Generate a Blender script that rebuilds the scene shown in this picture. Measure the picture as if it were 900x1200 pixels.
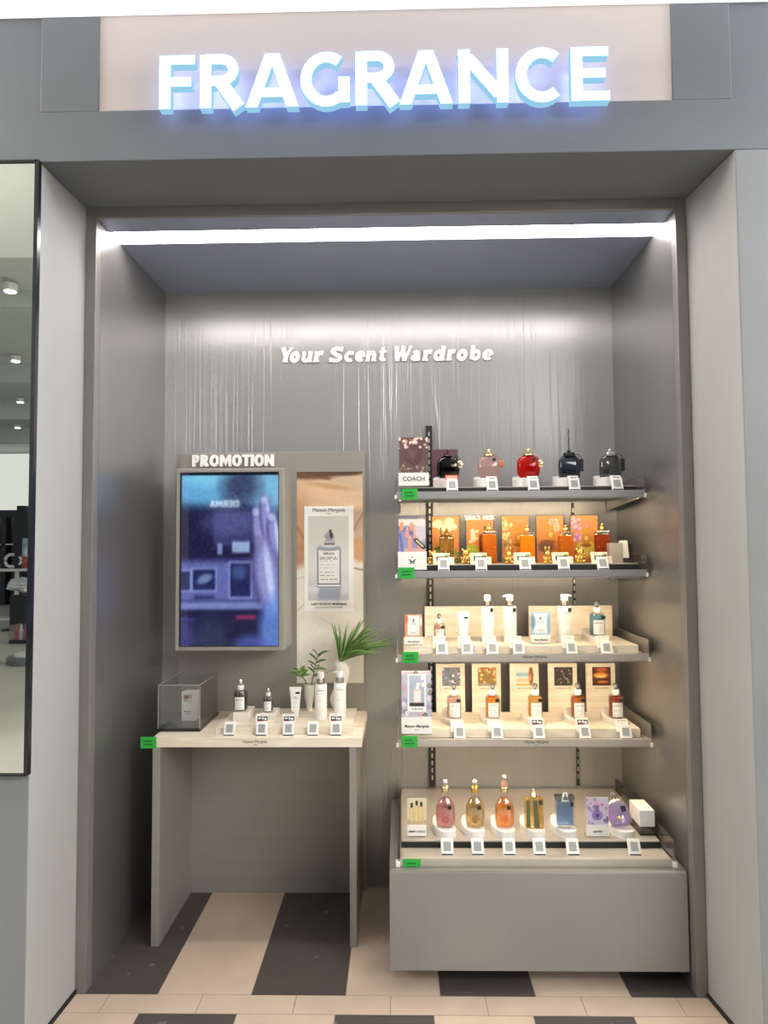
import bpy, bmesh, math, random
import numpy as np
from mathutils import Vector, Matrix

random.seed(7)
RNG = np.random.RandomState(11)
for o in list(bpy.data.objects):
    bpy.data.objects.remove(o)
S = bpy.context.scene
C = S.collection

# ------------------------------------------------------------------ camera
CAMP = (0.0423, -2.3208, 1.4165)
YAW, PITCH, ROLL, FPX = 0.0204, 0.0502, -0.0068, 827.4
cam_d = bpy.data.cameras.new('camera')
cam_d.sensor_fit = 'VERTICAL'
cam_d.sensor_height = 24.0
cam_d.lens = FPX / 1200 * 24.0
cam_d.clip_start = 0.02
cam = bpy.data.objects.new('camera', cam_d)
C.objects.link(cam)
_fw = Vector((-math.sin(YAW), math.cos(YAW), 0)); _r = Vector((math.cos(YAW), math.sin(YAW), 0)); _u = Vector((0, 0, 1))
_f2 = _fw * math.cos(PITCH) + _u * math.sin(PITCH); _u2 = _u * math.cos(PITCH) - _fw * math.sin(PITCH)
_r3 = _r * math.cos(ROLL) + _u2 * math.sin(ROLL); _u3 = _u2 * math.cos(ROLL) - _r * math.sin(ROLL)
cam.matrix_world = Matrix(((_r3.x, _u3.x, -_f2.x, CAMP[0]), (_r3.y, _u3.y, -_f2.y, CAMP[1]), (_r3.z, _u3.z, -_f2.z, CAMP[2]), (0, 0, 0, 1)))
S.camera = cam

# ------------------------------------------------------------------ world, exposure, lamps and added fill lights of the hall
w = bpy.data.worlds.new('hall_ambience'); S.world = w; w.use_nodes = True
w.node_tree.nodes['Background'].inputs[0].default_value = (0.86, 0.92, 1.0, 1)
w.node_tree.nodes['Background'].inputs[1].default_value = 0.52
S.view_settings.view_transform = 'Standard'
S.view_settings.look = 'None'
S.view_settings.exposure = 0.0
S.view_settings.gamma = 1.0
S.view_settings.use_curve_mapping = False

def area(name, loc, target, sx, sy, power, col=(1, 1, 1), spread=math.pi):
    d = bpy.data.lights.new(name, 'AREA'); d.shape = 'RECTANGLE'; d.size = sx; d.size_y = sy
    d.energy = power; d.color = col; d.spread = spread
    o = bpy.data.objects.new(name, d); C.objects.link(o); o.location = loc
    o.rotation_euler = (Vector(target) - Vector(loc)).to_track_quat('-Z', 'Y').to_euler()
    return o
area('hall_fill_front_west', (-3.7, -2.5, 2.9), (-.3, 0.2, 0.6), 1.3, 0.7, 64, (1, .97, .94))  # unseen fill light, like its east twin, added to brighten the niche fronts
area('hall_fill_front_east', (3.1, -2.5, 2.9), (.3, 0.2, 0.6), 1.3, 0.7, 56, (1, .96, .92))
area('hall_fill_far', (4.5, -7.0, 3.9), (4.2, -6.8, 0.0), 7.0, 4.0, 1000, (1, .98, .95))  # unseen fill added to brighten the hall, kept out of the mirror's view
area('hall_light_west', (-2.7, -0.49, 2.85), (1.03, -0.2, 1.2), 0.5, 0.12, 112, (1, .95, .87))
area('hall_light_east', (2.7, -0.49, 2.85), (-1.03, -0.2, 1.2), 0.5, 0.12, 116, (.95, .98, 1))

# ------------------------------------------------------------------ materials
def lin(c):
    c = np.asarray(c, float)
    if c.max() > 1.0: c = c / 255.0
    return np.where(c <= .04045, c / 12.92, ((c + .055) / 1.055) ** 2.4)
def L4(c): return tuple(float(x) for x in lin(c)) + (1.0,)
class NT:
    def __init__(s, name):
        s.m = bpy.data.materials.new(name); s.m.use_nodes = True; s.t = s.m.node_tree; s.b = s.t.nodes['Principled BSDF']
    def n(s, typ, **kw):
        o = s.t.nodes.new(typ)
        for k, v in kw.items():
            if hasattr(o, k): setattr(o, k, v)
            else: o.inputs[k.replace('_', ' ')].default_value = v
        return o
    def l(s, a, b): s.t.links.new(a, b)
    def coords(s, scale, src='Object'):
        tc = s.n('ShaderNodeTexCoord'); mp = s.n('ShaderNodeMapping'); mp.inputs['Scale'].default_value = scale
        s.l(tc.outputs[src], mp.inputs[0]); return mp.outputs[0]
    def bump(s, h, strength=.2, dist=.002):
        b = s.n('ShaderNodeBump'); b.inputs['Strength'].default_value = strength; b.inputs['Distance'].default_value = dist
        s.l(h, b.inputs['Height']); s.l(b.outputs[0], s.b.inputs['Normal'])
def pbr(name, col, rough=.5, metal=0, vary=.06, scale=(18, 18, 18), bump=0, bscale=(120, 120, 120), spec=.5, coat=0, rvar=0):
    t = NT(name); c = L4(col)
    t.b.inputs['Roughness'].default_value = rough; t.b.inputs['Metallic'].default_value = metal
    t.b.inputs['Specular IOR Level'].default_value = spec; t.b.inputs['Coat Weight'].default_value = coat
    nz = t.n('ShaderNodeTexNoise'); nz.inputs['Scale'].default_value = 1; nz.inputs['Detail'].default_value = 4
    t.l(t.coords(scale), nz.inputs['Vector'])
    r = t.n('ShaderNodeValToRGB')
    r.color_ramp.elements[0].position = .3; r.color_ramp.elements[1].position = .7
    r.color_ramp.elements[0].color = tuple(x * (1 - vary) for x in c[:3]) + (1,)
    r.color_ramp.elements[1].color = tuple(min(1, x * (1 + vary)) for x in c[:3]) + (1,)
    t.l(nz.outputs['Fac'], r.inputs[0]); t.l(r.outputs[0], t.b.inputs['Base Color'])
    if rvar:
        mr = t.n('ShaderNodeMapRange'); mr.inputs[3].default_value = rough - rvar; mr.inputs[4].default_value = rough + rvar
        t.l(nz.outputs['Fac'], mr.inputs[0]); t.l(mr.outputs[0], t.b.inputs['Roughness'])
    if bump:
        n2 = t.n('ShaderNodeTexNoise'); n2.inputs['Scale'].default_value = 1; n2.inputs['Detail'].default_value = 3
        t.l(t.coords(bscale), n2.inputs['Vector']); t.bump(n2.outputs['Fac'], bump)
    return t.m
def emit(name, col, strength):
    t = NT(name); t.b.inputs['Base Color'].default_value = (0, 0, 0, 1)
    t.b.inputs['Emission Color'].default_value = L4(col); t.b.inputs['Emission Strength'].default_value = strength
    t.b.inputs['Specular IOR Level'].default_value = 0.2
    return t.m
def clear(name, col, gloss=.08, rough=.03, haze=0.0, hazecol=(255, 255, 255)):
    """thin clear plastic or glass: tinted transmission, fresnel gloss, optional milky share"""
    t = NT(name); out = t.t.nodes['Material Output']; t.t.nodes.remove(t.b)
    tr = t.n('ShaderNodeBsdfTransparent'); tr.inputs[0].default_value = tuple(x ** .4 for x in L4(col)[:3]) + (1,)
    gl = t.n('ShaderNodeBsdfGlossy'); gl.inputs['Roughness'].default_value = rough
    lw = t.n('ShaderNodeLayerWeight'); lw.inputs['Blend'].default_value = .32
    mr = t.n('ShaderNodeMapRange'); mr.inputs[3].default_value = gloss; mr.inputs[4].default_value = .38
    t.l(lw.outputs['Facing'], mr.inputs[0])
    mix = t.n('ShaderNodeMixShader'); t.l(mr.outputs[0], mix.inputs[0]); t.l(tr.outputs[0], mix.inputs[1]); t.l(gl.outputs[0], mix.inputs[2])
    last = mix
    if haze:
        d1 = t.n('ShaderNodeBsdfDiffuse'); d1.inputs[0].default_value = L4(hazecol); d2 = t.n('ShaderNodeBsdfTranslucent'); d2.inputs[0].default_value = L4(hazecol)
        df = t.n('ShaderNodeMixShader'); df.inputs[0].default_value = .4; t.l(d1.outputs[0], df.inputs[1]); t.l(d2.outputs[0], df.inputs[2])
        m2 = t.n('ShaderNodeMixShader'); m2.inputs[0].default_value = haze
        t.l(mix.outputs[0], m2.inputs[1]); t.l(df.outputs[0], m2.inputs[2]); last = m2
    t.l(last.outputs[0], out.inputs[0])
    return t.m
def printed_mat(name, rough=.45, emission=0, coat=0, spec=.5):
    t = NT(name); a = t.n('ShaderNodeVertexColor', layer_name='Col')
    t.b.inputs['Roughness'].default_value = rough; t.b.inputs['Coat Weight'].default_value = coat
    t.b.inputs['Coat Roughness'].default_value = .02; t.b.inputs['Specular IOR Level'].default_value = spec
    if emission:
        t.b.inputs['Base Color'].default_value = (.004, .004, .006, 1)
        t.l(a.outputs[0], t.b.inputs['Emission Color']); t.b.inputs['Emission Strength'].default_value = emission
    else: t.l(a.outputs[0], t.b.inputs['Base Color'])
    return t.m

M = {}
M['plaster'] = pbr('grey_plaster', (150, 150, 148), .72, vary=.05, scale=(3, 3, 2), bump=.12, bscale=(60, 60, 30), spec=.3)
M['fascia_plaster'] = pbr('blue_grey_plaster', (103, 106, 112), .7, vary=.05, scale=(3, 3, 3), bump=.12, bscale=(60, 60, 60), spec=.3)
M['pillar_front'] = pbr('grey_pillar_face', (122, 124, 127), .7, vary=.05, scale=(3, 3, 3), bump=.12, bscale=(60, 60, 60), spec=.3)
M['sign_panel'] = pbr('pale_gloss_panel', (188, 177, 176), .14, vary=.015, scale=(4, 4, 4), spec=.6)
M['frame'] = pbr('grey_metal_frame', (140, 137, 135), .42, metal=.55, vary=.04)
M['niche_side'] = pbr('satin_dark_metal', (158, 157, 157), .34, metal=.82, vary=.06, scale=(7, 3, 2), bump=.05, bscale=(5, 9, 5), rvar=.05)
M['niche_ceiling'] = pbr('satin_grey_ceiling', (150, 158, 178), .4, metal=.4, vary=.04, scale=(2, 6, 2))
M['board'] = pbr('grey_laminate', (148, 144, 139), .38, metal=.25, vary=.04, scale=(2, 2, 24))
M['housing'] = pbr('grey_painted_housing', (150, 148, 143), .45, metal=.15, vary=.02)
M['steel'] = pbr('brushed_aluminium', (176, 174, 170), .36, metal=.8, vary=.05, scale=(2, 90, 90))
M['shelf_grey'] = pbr('grey_shelf_paint', (158, 158, 160), .4, metal=.45, vary=.04)
M['cabinet'] = pbr('silver_laminate', (148, 147, 146), .42, metal=.4, vary=.012, scale=(90, 3, 3))
M['tray'] = pbr('warm_grey_tray', (182, 174, 165), .42, metal=.25, vary=.06, scale=(9, 9, 9))
M['black'] = pbr('black_plastic', (30, 31, 34), .4, vary=.1)
M['rubber'] = pbr('dark_gap', (18, 17, 17), .7, vary=.1)
M['white'] = pbr('white_plastic', (232, 231, 229), .38, vary=.02)
M['warmwhite'] = pbr('warm_white_plinth', (226, 220, 212), .45, vary=.03)
M['offwhite'] = pbr('matte_white_lotion', (240, 239, 235), .32, vary=.01)
M['paper'] = pbr('white_card', (240, 238, 234), .6, vary=.015)
M['lcd'] = pbr('grey_lcd', (150, 153, 153), .3, vary=.01)
M['green'] = pbr('green_label', (38, 168, 62), .5, vary=.04)
M['green_ink'] = pbr('dark_green_ink', (10, 84, 30), .6, vary=.1)
M['ink'] = pbr('black_ink', (28, 27, 28), .6, vary=.1)
M['gold'] = pbr('gold_metal', (232, 190, 108), .2, metal=1, vary=.08)
M['palegold'] = pbr('pale_gold_metal', (235, 215, 170), .2, metal=1, vary=.05)
M['silver'] = pbr('silver_metal', (215, 215, 216), .18, metal=1, vary=.04)
M['gunmetal'] = pbr('gunmetal', (70, 72, 78), .25, metal=.9, vary=.1)
M['letter'] = pbr('white_letter', (244, 244, 242), .5, vary=.01)
M['ceramic'] = pbr('white_ceramic', (232, 230, 224), .28, vary=.03, scale=(25, 25, 25))
M['sign_face'] = emit('lit_letter_face', (196, 244, 255), 2.0)
M['sign_halo'] = emit('letter_halo_light', (134, 162, 250), 6.0)
M['ceiling_glow'] = emit('glowing_white_ceiling', (255, 255, 252), 1.25)
M['sign_side'] = emit('lit_letter_return', (160, 218, 250), .85)
M['strip'] = emit('led_strip_light', (255, 247, 240), 29.0)
M['shelf_led'] = emit('warm_led_strip', (255, 230, 190), 52.0)
M['acrylic'] = clear('clear_acrylic', (238, 240, 240), .05, .02, .03)
M['acrylic_grey'] = clear('grey_edge_acrylic', (196, 190, 186), .12, .05, .14, (170, 160, 155))
M['cover'] = clear('acrylic_sheet', (250, 250, 250), .05, .0)
M['leaf'] = pbr('green_leaf', (46, 94, 38), .45, vary=.25, scale=(60, 60, 60))
M['leaf_pale'] = pbr('pale_leaf_edge', (134, 164, 92), .45, vary=.15, scale=(60, 60, 60))
M['leaf_dark'] = pbr('olive_leaf', (84, 112, 62), .45, vary=.3, scale=(60, 60, 60))
M['stem'] = pbr('woody_stem', (92, 84, 58), .6, vary=.2)
M['print'] = printed_mat('printed_card', .42)
M['gloss_print'] = printed_mat('glossy_print', .3)
M['label_print'] = printed_mat('paper_label', .6)
M['screen'] = printed_mat('video_picture_with_painted_reflection', .03, emission=1.5, spec=.5)
def glass(name, c, **k): M[name] = clear('glass_' + name, c, **k)
glass('g_clear', (236, 238, 240), gloss=.1)
glass('g_pink', (226, 172, 168), gloss=.08, haze=0.5, hazecol=(222, 146, 144))
glass('g_blush', (232, 205, 205), gloss=.08, haze=.4, hazecol=(216, 186, 184))
glass('g_red', (200, 24, 16), gloss=.08, haze=0.6, hazecol=(214, 26, 16))
glass('g_black', (34, 20, 30), gloss=.08, haze=.5, hazecol=(22, 12, 20))
glass('g_gold', (220, 190, 120), gloss=.08, haze=0.3, hazecol=(206, 170, 96))
glass('g_orange', (250, 180, 90), gloss=.08, haze=0.4, hazecol=(250, 165, 70))
glass('g_amber', (232, 142, 40), gloss=.08, haze=0.7, hazecol=(250, 165, 40))
glass('g_brown', (150, 62, 28), gloss=.08, haze=0.6, hazecol=(176, 74, 34))
glass('g_yellow', (246, 198, 110), gloss=.08, haze=0.65, hazecol=(250, 196, 90))
glass('g_rose', (246, 206, 192), gloss=.08, haze=0.55, hazecol=(246, 200, 182))
glass('g_teal', (120, 178, 192), gloss=.08, haze=0.6, hazecol=(112, 176, 196))
glass('g_blue', (120, 160, 215), gloss=.1, haze=0.3, hazecol=(120, 158, 214))
glass('g_purple', (190, 160, 222), gloss=.08, haze=0.4, hazecol=(206, 184, 236))
glass('g_smoke', (120, 122, 126), gloss=.12, haze=.2, hazecol=(60, 60, 64))
glass('g_cognac', (214, 140, 60), gloss=.08, haze=0.6, hazecol=(224, 134, 46))

M['olive'] = pbr('olive_stripe', (96, 96, 58), .3, vary=.1)
def wood_mat():
    t = NT('pale_birch'); v = t.coords((3, 22, 22))
    nz = t.n('ShaderNodeTexNoise'); nz.inputs['Scale'].default_value = 1.6; nz.inputs['Detail'].default_value = 5; nz.inputs['Distortion'].default_value = .6
    t.l(v, nz.inputs['Vector'])
    r = t.n('ShaderNodeValToRGB'); e = r.color_ramp.elements
    e[0].position = .32; e[0].color = L4((224, 210, 188)); e[1].position = .68; e[1].color = L4((243, 235, 219))
    t.l(nz.outputs['Fac'], r.inputs[0]); t.l(r.outputs[0], t.b.inputs['Base Color']); t.b.inputs['Roughness'].default_value = .5
    return t.m
M['wood'] = wood_mat()

def vinyl_mat():
    """grey wall film: vertical wrinkles and a fine orange-peel"""
    t = NT('wrinkled_grey_wall_film')
    t.b.inputs['Base Color'].default_value = L4((156, 156, 157)); t.b.inputs['Roughness'].default_value = .25
    t.b.inputs['Metallic'].default_value = .38
    v = t.coords((26, 1, .16))
    nz = t.n('ShaderNodeTexNoise'); nz.inputs['Scale'].default_value = 1.0; nz.inputs['Detail'].default_value = 1.5; nz.inputs['Roughness'].default_value = .35
    t.l(v, nz.inputs['Vector'])
    m1 = t.n('ShaderNodeMath', operation='MULTIPLY'); m1.inputs[1].default_value = 8.0; t.l(nz.outputs['Fac'], m1.inputs[0])
    m2 = t.n('ShaderNodeMath', operation='FRACT'); t.l(m1.outputs[0], m2.inputs[0])
    m3 = t.n('ShaderNodeMath', operation='SUBTRACT'); m3.inputs[1].default_value = .5; t.l(m2.outputs[0], m3.inputs[0])
    m4 = t.n('ShaderNodeMath', operation='ABSOLUTE'); t.l(m3.outputs[0], m4.inputs[0])
    mr = t.n('ShaderNodeMapRange'); mr.inputs[1].default_value = 0; mr.inputs[2].default_value = .06; mr.inputs[3].default_value = 1; mr.inputs[4].default_value = 0
    t.l(m4.outputs[0], mr.inputs[0])
    # only some of the wrinkles rise
    n3 = t.n('ShaderNodeTexNoise'); n3.inputs['Scale'].default_value = 1; t.l(t.coords((6, 1, 1.6)), n3.inputs['Vector'])
    mr3 = t.n('ShaderNodeMapRange'); mr3.inputs[1].default_value = .36; mr3.inputs[2].default_value = .56; t.l(n3.outputs['Fac'], mr3.inputs[0])
    mu = t.n('ShaderNodeMath', operation='MULTIPLY'); t.l(mr.outputs[0], mu.inputs[0]); t.l(mr3.outputs[0], mu.inputs[1])
    n2 = t.n('ShaderNodeTexNoise'); n2.inputs['Scale'].default_value = 1; n2.inputs['Detail'].default_value = 2; t.l(t.coords((170, 1, 150)), n2.inputs['Vector'])
    m5 = t.n('ShaderNodeMath', operation='MULTIPLY_ADD'); m5.inputs[1].default_value = .34
    t.l(n2.outputs['Fac'], m5.inputs[0]); t.l(mu.outputs[0], m5.inputs[2])
    t.bump(m5.outputs[0], .55, .0013)
    return t.m
M['vinyl'] = vinyl_mat()
def tile_mat(name, c, dust):
    t = NT(name); v = t.coords((7, 7, 7))
    nz = t.n('ShaderNodeTexNoise'); nz.inputs['Scale'].default_value = 1; nz.inputs['Detail'].default_value = 6; t.l(v, nz.inputs['Vector'])
    r = t.n('ShaderNodeValToRGB'); e = r.color_ramp.elements
    e[0].position = .35; e[0].color = tuple(x * .93 for x in L4(c)[:3]) + (1,); e[1].position = .66; e[1].color = tuple(x * 1.05 for x in L4(c)[:3]) + (1,)
    t.l(nz.outputs['Fac'], r.inputs[0])
    src = r.outputs[0]
    if dust:
        n2 = t.n('ShaderNodeTexNoise'); n2.inputs['Scale'].default_value = 1; n2.inputs['Detail'].default_value = 3; t.l(t.coords((17, 17, 1)), n2.inputs['Vector'])
        mr = t.n('ShaderNodeMapRange'); mr.inputs[1].default_value = .68; mr.inputs[2].default_value = .71; mr.inputs[3].default_value = 0; mr.inputs[4].default_value = .55; t.l(n2.outputs['Fac'], mr.inputs[0])
        mx = t.n('ShaderNodeMix', data_type='RGBA'); t.l(mr.outputs[0], mx.inputs[0]); t.l(src, mx.inputs[6]); mx.inputs[7].default_value = L4((150, 142, 134)); src = mx.outputs[2]
    t.l(src, t.b.inputs['Base Color']); t.b.inputs['Roughness'].default_value = .48
    return t.m
M['tile_light'] = tile_mat('beige_floor_tile', (190, 171, 154), 0)
M['tile_dark'] = tile_mat('charcoal_floor_tile', (74, 68, 66), 1)
M['grout'] = pbr('tile_grout', (132, 116, 102), .8, vary=.08)
M['concrete'] = pbr('polished_concrete', (196, 192, 180), .4, vary=.12, scale=(.9, .9, .9))
M['hall_ceiling'] = pbr('white_hall_ceiling', (200, 205, 201), .7, vary=.01)
M['hall_dark'] = pbr('dark_rack_paint', (44, 45, 48), .5, vary=.15)
M['hall_white'] = pbr('white_hall_panel', (234, 236, 230), .6, vary=.02)
M['downlight'] = emit('downlight_lamp', (255, 250, 240), 14)
M['far_sign'] = emit('far_sign_face', (215, 238, 255), 24)
M['skin_sign'] = emit('far_white_sign_face', (255, 252, 250), 20)
def mirror_mat():
    t = NT('mirror_glass'); t.b.inputs['Base Color'].default_value = (.88, .91, .88, 1); t.b.inputs['Metallic'].default_value = 1; t.b.inputs['Roughness'].default_value = .0
    return t.m
M['mirror'] = mirror_mat()

# ------------------------------------------------------------------ mesh building
def mesh_obj(name, bm, mats, parent=None, loc=(0, 0, 0), rot=None, smooth=False, bevel=0, seg=2):
    me = bpy.data.meshes.new(name)
    bmesh.ops.recalc_face_normals(bm, faces=bm.faces)
    bm.to_mesh(me); bm.free()
    for m in (mats if isinstance(mats, (list, tuple)) else [mats]): me.materials.append(m)
    if smooth:
        me.polygons.foreach_set('use_smooth', [True] * len(me.polygons))
        me.set_sharp_from_angle(angle=math.radians(38))
    o = bpy.data.objects.new(name, me); C.objects.link(o); o.location = loc
    if rot: o.rotation_euler = rot
    if parent: o.parent = parent
    if bevel:
        b = o.modifiers.new('bevel', 'BEVEL'); b.width = bevel; b.segments = seg; b.limit_method = 'ANGLE'; b.angle_limit = math.radians(40)
    return o
class MB:
    def __init__(s): s.bm = bmesh.new(); s.mi = 0
    def f(s, vs):
        try: fc = s.bm.faces.new(vs); fc.material_index = s.mi; return fc
        except ValueError: return None
    def box(s, x0, x1, y0, y1, z0, z1, mi=None):
        if mi is not None: s.mi = mi
        v = [s.bm.verts.new(p) for p in ((x0, y0, z0), (x1, y0, z0), (x1, y1, z0), (x0, y1, z0), (x0, y0, z1), (x1, y0, z1), (x1, y1, z1), (x0, y1, z1))]
        for q in ((0, 3, 2, 1), (4, 5, 6, 7), (0, 1, 5, 4), (1, 2, 6, 5), (2, 3, 7, 6), (3, 0, 4, 7)): s.f([v[i] for i in q])
        return s
    def prism(s, pts, axis, a, b):
        """polygon pts in the two other axes, extruded along axis from a to b"""
        def P(p, q):
            if axis == 'y': return (p[0], q, p[1])
            if axis == 'z': return (p[0], p[1], q)
            return (q, p[0], p[1])
        A = [s.bm.verts.new(P(p, a)) for p in pts]; B = [s.bm.verts.new(P(p, b)) for p in pts]
        n = len(pts); s.f(A[::-1]); s.f(B)
        for i in range(n): s.f([A[i], A[(i + 1) % n], B[(i + 1) % n], B[i]])
        return s
    def loft(s, rings, cap=True):
        R = [[s.bm.verts.new(p) for p in r] for r in rings]; n = len(rings[0])
        for a, b in zip(R, R[1:]):
            for i in range(n): s.f([a[i], a[(i + 1) % n], b[(i + 1) % n], b[i]])
        if cap: s.f(R[0][::-1]); s.f(R[-1])
        return s
    def lathe(s, prof, c=(0, 0, 0), n=20, sx=1, sy=1, e=2.0, cap=True):
        """profile (r, z); superellipse exponent e squares the section"""
        rings = []
        for r, z in prof:
            ring = []
            for k in range(n):
                a = 2 * math.pi * (k + .5) / n; ca, sa = math.cos(a), math.sin(a)
                x = math.copysign(abs(ca) ** (2 / e), ca) * r * sx; y = math.copysign(abs(sa) ** (2 / e), sa) * r * sy
                ring.append((c[0] + x, c[1] + y, c[2] + z))
            rings.append(ring)
        return s.loft(rings, cap)
    def tube(s, pts, r, n=8, taper=None):
        pts = [Vector(p) for p in pts]; rings = []; up = Vector((0, 0, 1))
        for i, p in enumerate(pts):
            d = (pts[min(i + 1, len(pts) - 1)] - pts[max(i - 1, 0)]).normalized()
            a = d.cross(up)
            if a.length < .05: a = d.cross(Vector((0, 1, 0)))
            a.normalize(); b = d.cross(a)
            rr = r if taper is None else r + (taper - r) * i / (len(pts) - 1)
            rings.append([tuple(p + (a * math.cos(2 * math.pi * k / n) + b * math.sin(2 * math.pi * k / n)) * rr) for k in range(n)])
        return s.loft(rings)
    def sphere(s, c, r, n=12, sx=1, sy=1, sz=1):
        m = max(5, n // 2)
        prof = [(max(r * math.sin(math.pi * i / m), r * .02), -r * sz * math.cos(math.pi * i / m)) for i in range(m + 1)]
        return s.lathe(prof, c, n, sx, sy)
    def build(s, name, mats, parent=None, **k): return mesh_obj(name, s.bm, mats, parent, **k)

def tag(o, label=None, cat=None, group=None, kind=None):
    if label: o['label'] = label
    if cat: o['category'] = cat
    if group: o['group'] = group
    if kind: o['kind'] = kind
    return o
def thing(name, label, cat, loc=(0, 0, 0), rz=0, group=None, rx=0):
    o = bpy.data.objects.new(name, None); C.objects.link(o); o.location = loc; o.rotation_euler = (rx, 0, rz); o.empty_display_size = .02
    return tag(o, label, cat, group)
def dup(root, label, loc, rz=None, group=None, rx=None):
    def cp(o, parent):
        c = o.copy(); C.objects.link(c); c.parent = parent
        for ch in list(o.children): cp(ch, c)
        return c
    r = cp(root, None); r.location = loc
    if rz is not None: r.rotation_euler.z = rz
    if rx is not None: r.rotation_euler.x = rx
    return tag(r, label, None, group)
def struct(name, mb, mats, label, cat, **k):
    return tag(mb.build(name, mats, **k), label, cat, None, 'structure')

# ------------------------------------------------------------------ strokes for lettering
def arc(cx, cz, rx, rz, a0, a1, n=10):
    return [(cx + rx * math.cos(math.radians(a0 + (a1 - a0) * i / n)), cz + rz * math.sin(math.radians(a0 + (a1 - a0) * i / n))) for i in range(n + 1)]
def stroke(mb, pts, wd, y0, y1, tf=lambda p: p, mi_face=0, mi_side=0, mi_back=None):
    """thick flat stroke in the xz plane, front at y0, back at y1; wd a width or one width per point"""
    n = len(pts); W = wd if isinstance(wd, (list, tuple)) else [wd] * n
    V = [Vector(p) for p in pts]; Ls = []; Rs = []
    flat = n == 2 and abs(V[1].y - V[0].y) > .8 and abs(V[1].x - V[0].x) > 1e-4
    for i in range(n):
        d0 = (V[i] - V[i - 1]).normalized() if i else None
        d1 = (V[i + 1] - V[i]).normalized() if i < n - 1 else None
        d = ((d0 or d1) + (d1 or d0)).normalized(); nn = Vector((-d.y, d.x)); ref = d1 or d0
        k = 1 / max(.5, nn.dot(Vector((-ref.y, ref.x))))
        if flat: nn = Vector((-1 if d.y > 0 else 1, 0)); k = 1.0 / max(.6, abs(d.y)) * .97
        Ls.append(tf(tuple(V[i] + nn * W[i] / 2 * k))); Rs.append(tf(tuple(V[i] - nn * W[i] / 2 * k)))
    mk = lambda p, y: mb.bm.verts.new((p[0], y, p[1]))
    lf = [mk(p, y0) for p in Ls]; rf = [mk(p, y0) for p in Rs]; lb = [mk(p, y1) for p in Ls]; rb = [mk(p, y1) for p in Rs]
    for i in range(n - 1):
        mb.mi = mi_face; mb.f([lf[i], rf[i], rf[i + 1], lf[i + 1]])
        mb.mi = mi_side if mi_back is None else mi_back; mb.f([lb[i], lb[i + 1], rb[i + 1], rb[i]]); mb.mi = mi_side; mb.f([lf[i], lf[i + 1], lb[i + 1], lb[i]]); mb.f([rf[i], rb[i], rb[i + 1], rf[i + 1]])
    mb.mi = mi_side; mb.f([lf[0], lb[0], rb[0], rf[0]]); mb.f([lf[-1], rf[-1], rb[-1], lb[-1]])
def caps(ch, W, s=.21):
    """strokes (points, width) of a bold sans capital in a W x 1 box"""
    h = s * .84; a = s / 2; b = h / 2
    if ch == 'F': return [([(a, 0), (a, 1)], s), ([(a, 1 - b), (W, 1 - b)], h), ([(a, .5), (W * .9, .5)], h)]
    if ch == 'E': return [([(a, 0), (a, 1)], s), ([(a, 1 - b), (W * .98, 1 - b)], h), ([(a, .51), (W * .9, .51)], h), ([(a, b), (W, b)], h)]
    if ch in 'PR':
        q = W * .92 if ch == 'P' else W * .86; m = .42 if ch == 'R' else .36
        bowl = [(a, 1 - b), (q * .55, 1 - b)] + arc(q * .55, (1 - b + m + b) / 2, q * .45 - a, (1 - b - m - b) / 2, 88, -88, 10) + [(q * .55, m + b), (a, m + b)]
        r = [([(a, 0), (a, 1)], s), (bowl, h * 1.08)]
        if ch == 'R': r.append(([(W * .46, .48), (W - s * .56, 0)], s * 1.12))
        return r
    if ch == 'A': return [([(s * .52, 0), (W / 2 - s * .14, 1.0)], [s * 1.04, s * .98]), ([(W - s * .52, 0), (W / 2 + s * .14, 1.0)], [s * 1.04, s * .98]), ([(W * .24, .27), (W * .76, .27)], h)]
    if ch == 'N': return [([(a, 0), (a, 1)], s), ([(W - a, 0), (W - a, 1)], s), ([(a * 1.1, 1 - a * .9), (W - a * 1.1, a * .9)], s * 1.08)]
    if ch == 'M': return [([(a, 0), (a * 1.15, 1)], s), ([(W - a, 0), (W - a * 1.15, 1)], s), ([(a * 1.3, 1 - a * .6), (W / 2, .3), (W - a * 1.3, 1 - a * .6)], s * .95)]
    if ch == 'I': return [([(W / 2, 0), (W / 2, 1)], s)]
    if ch == 'T': return [([(W / 2, 0), (W / 2, 1)], s), ([(0, 1 - b), (W, 1 - b)], h)]
    if ch == 'O': return [(arc(W / 2, .5, W / 2 - a, .5 - b, 0, 360, 26), s * .98)]
    if ch == 'C': return [(arc(W * .55, .5, W * .55 - a, .5 - b, 48, 312, 20), s * .96)]
    if ch == 'G': return [(arc(W * .53, .5, W * .53 - a, .5 - b, 52, 312, 20), s * .96), ([(W - a, .06), (W - a, .54)], s)]
    if ch == 'K': return [([(a, 0), (a, 1)], s), ([(a, .42), (W - s * .5, 1)], s), ([(W * .35, .6), (W - s * .5, 0)], s)]
    if ch == 'D': return [([(a, 0), (a, 1)], s), ([(a, 1 - b), (W * .4, 1 - b)] + arc(W * .4, .5, W * .6 - a, .5 - b, 88, -88, 14) + [(W * .4, b), (a, b)], h)]
    if ch == 'S': return [(arc(W / 2, .74 - b * .2, W / 2 - a, .26 - b * .8, 30, 270, 12)[:-1] + arc(W / 2, .26 + b * .2, W / 2 - a, .26 - b * .8, 90, -150, 12), h * 1.02)]
    return []
def letter(ch, x, W, z, H, y0, y1, mats, parent, name='letter', s=.21, mi_side=0, mi_back=None):
    """capital in a box of true width W and height H at x, z"""
    mb = MB(); wn = W / H
    for i_, (pts, wd) in enumerate(caps(ch, wn, s)): stroke(mb, pts, wd, y0 - .0005 * i_, y1, lambda p: (x + p[0] * H, z + p[1] * H), 0, mi_side, mi_back)
    return mb.build(name, mats, parent)
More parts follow.
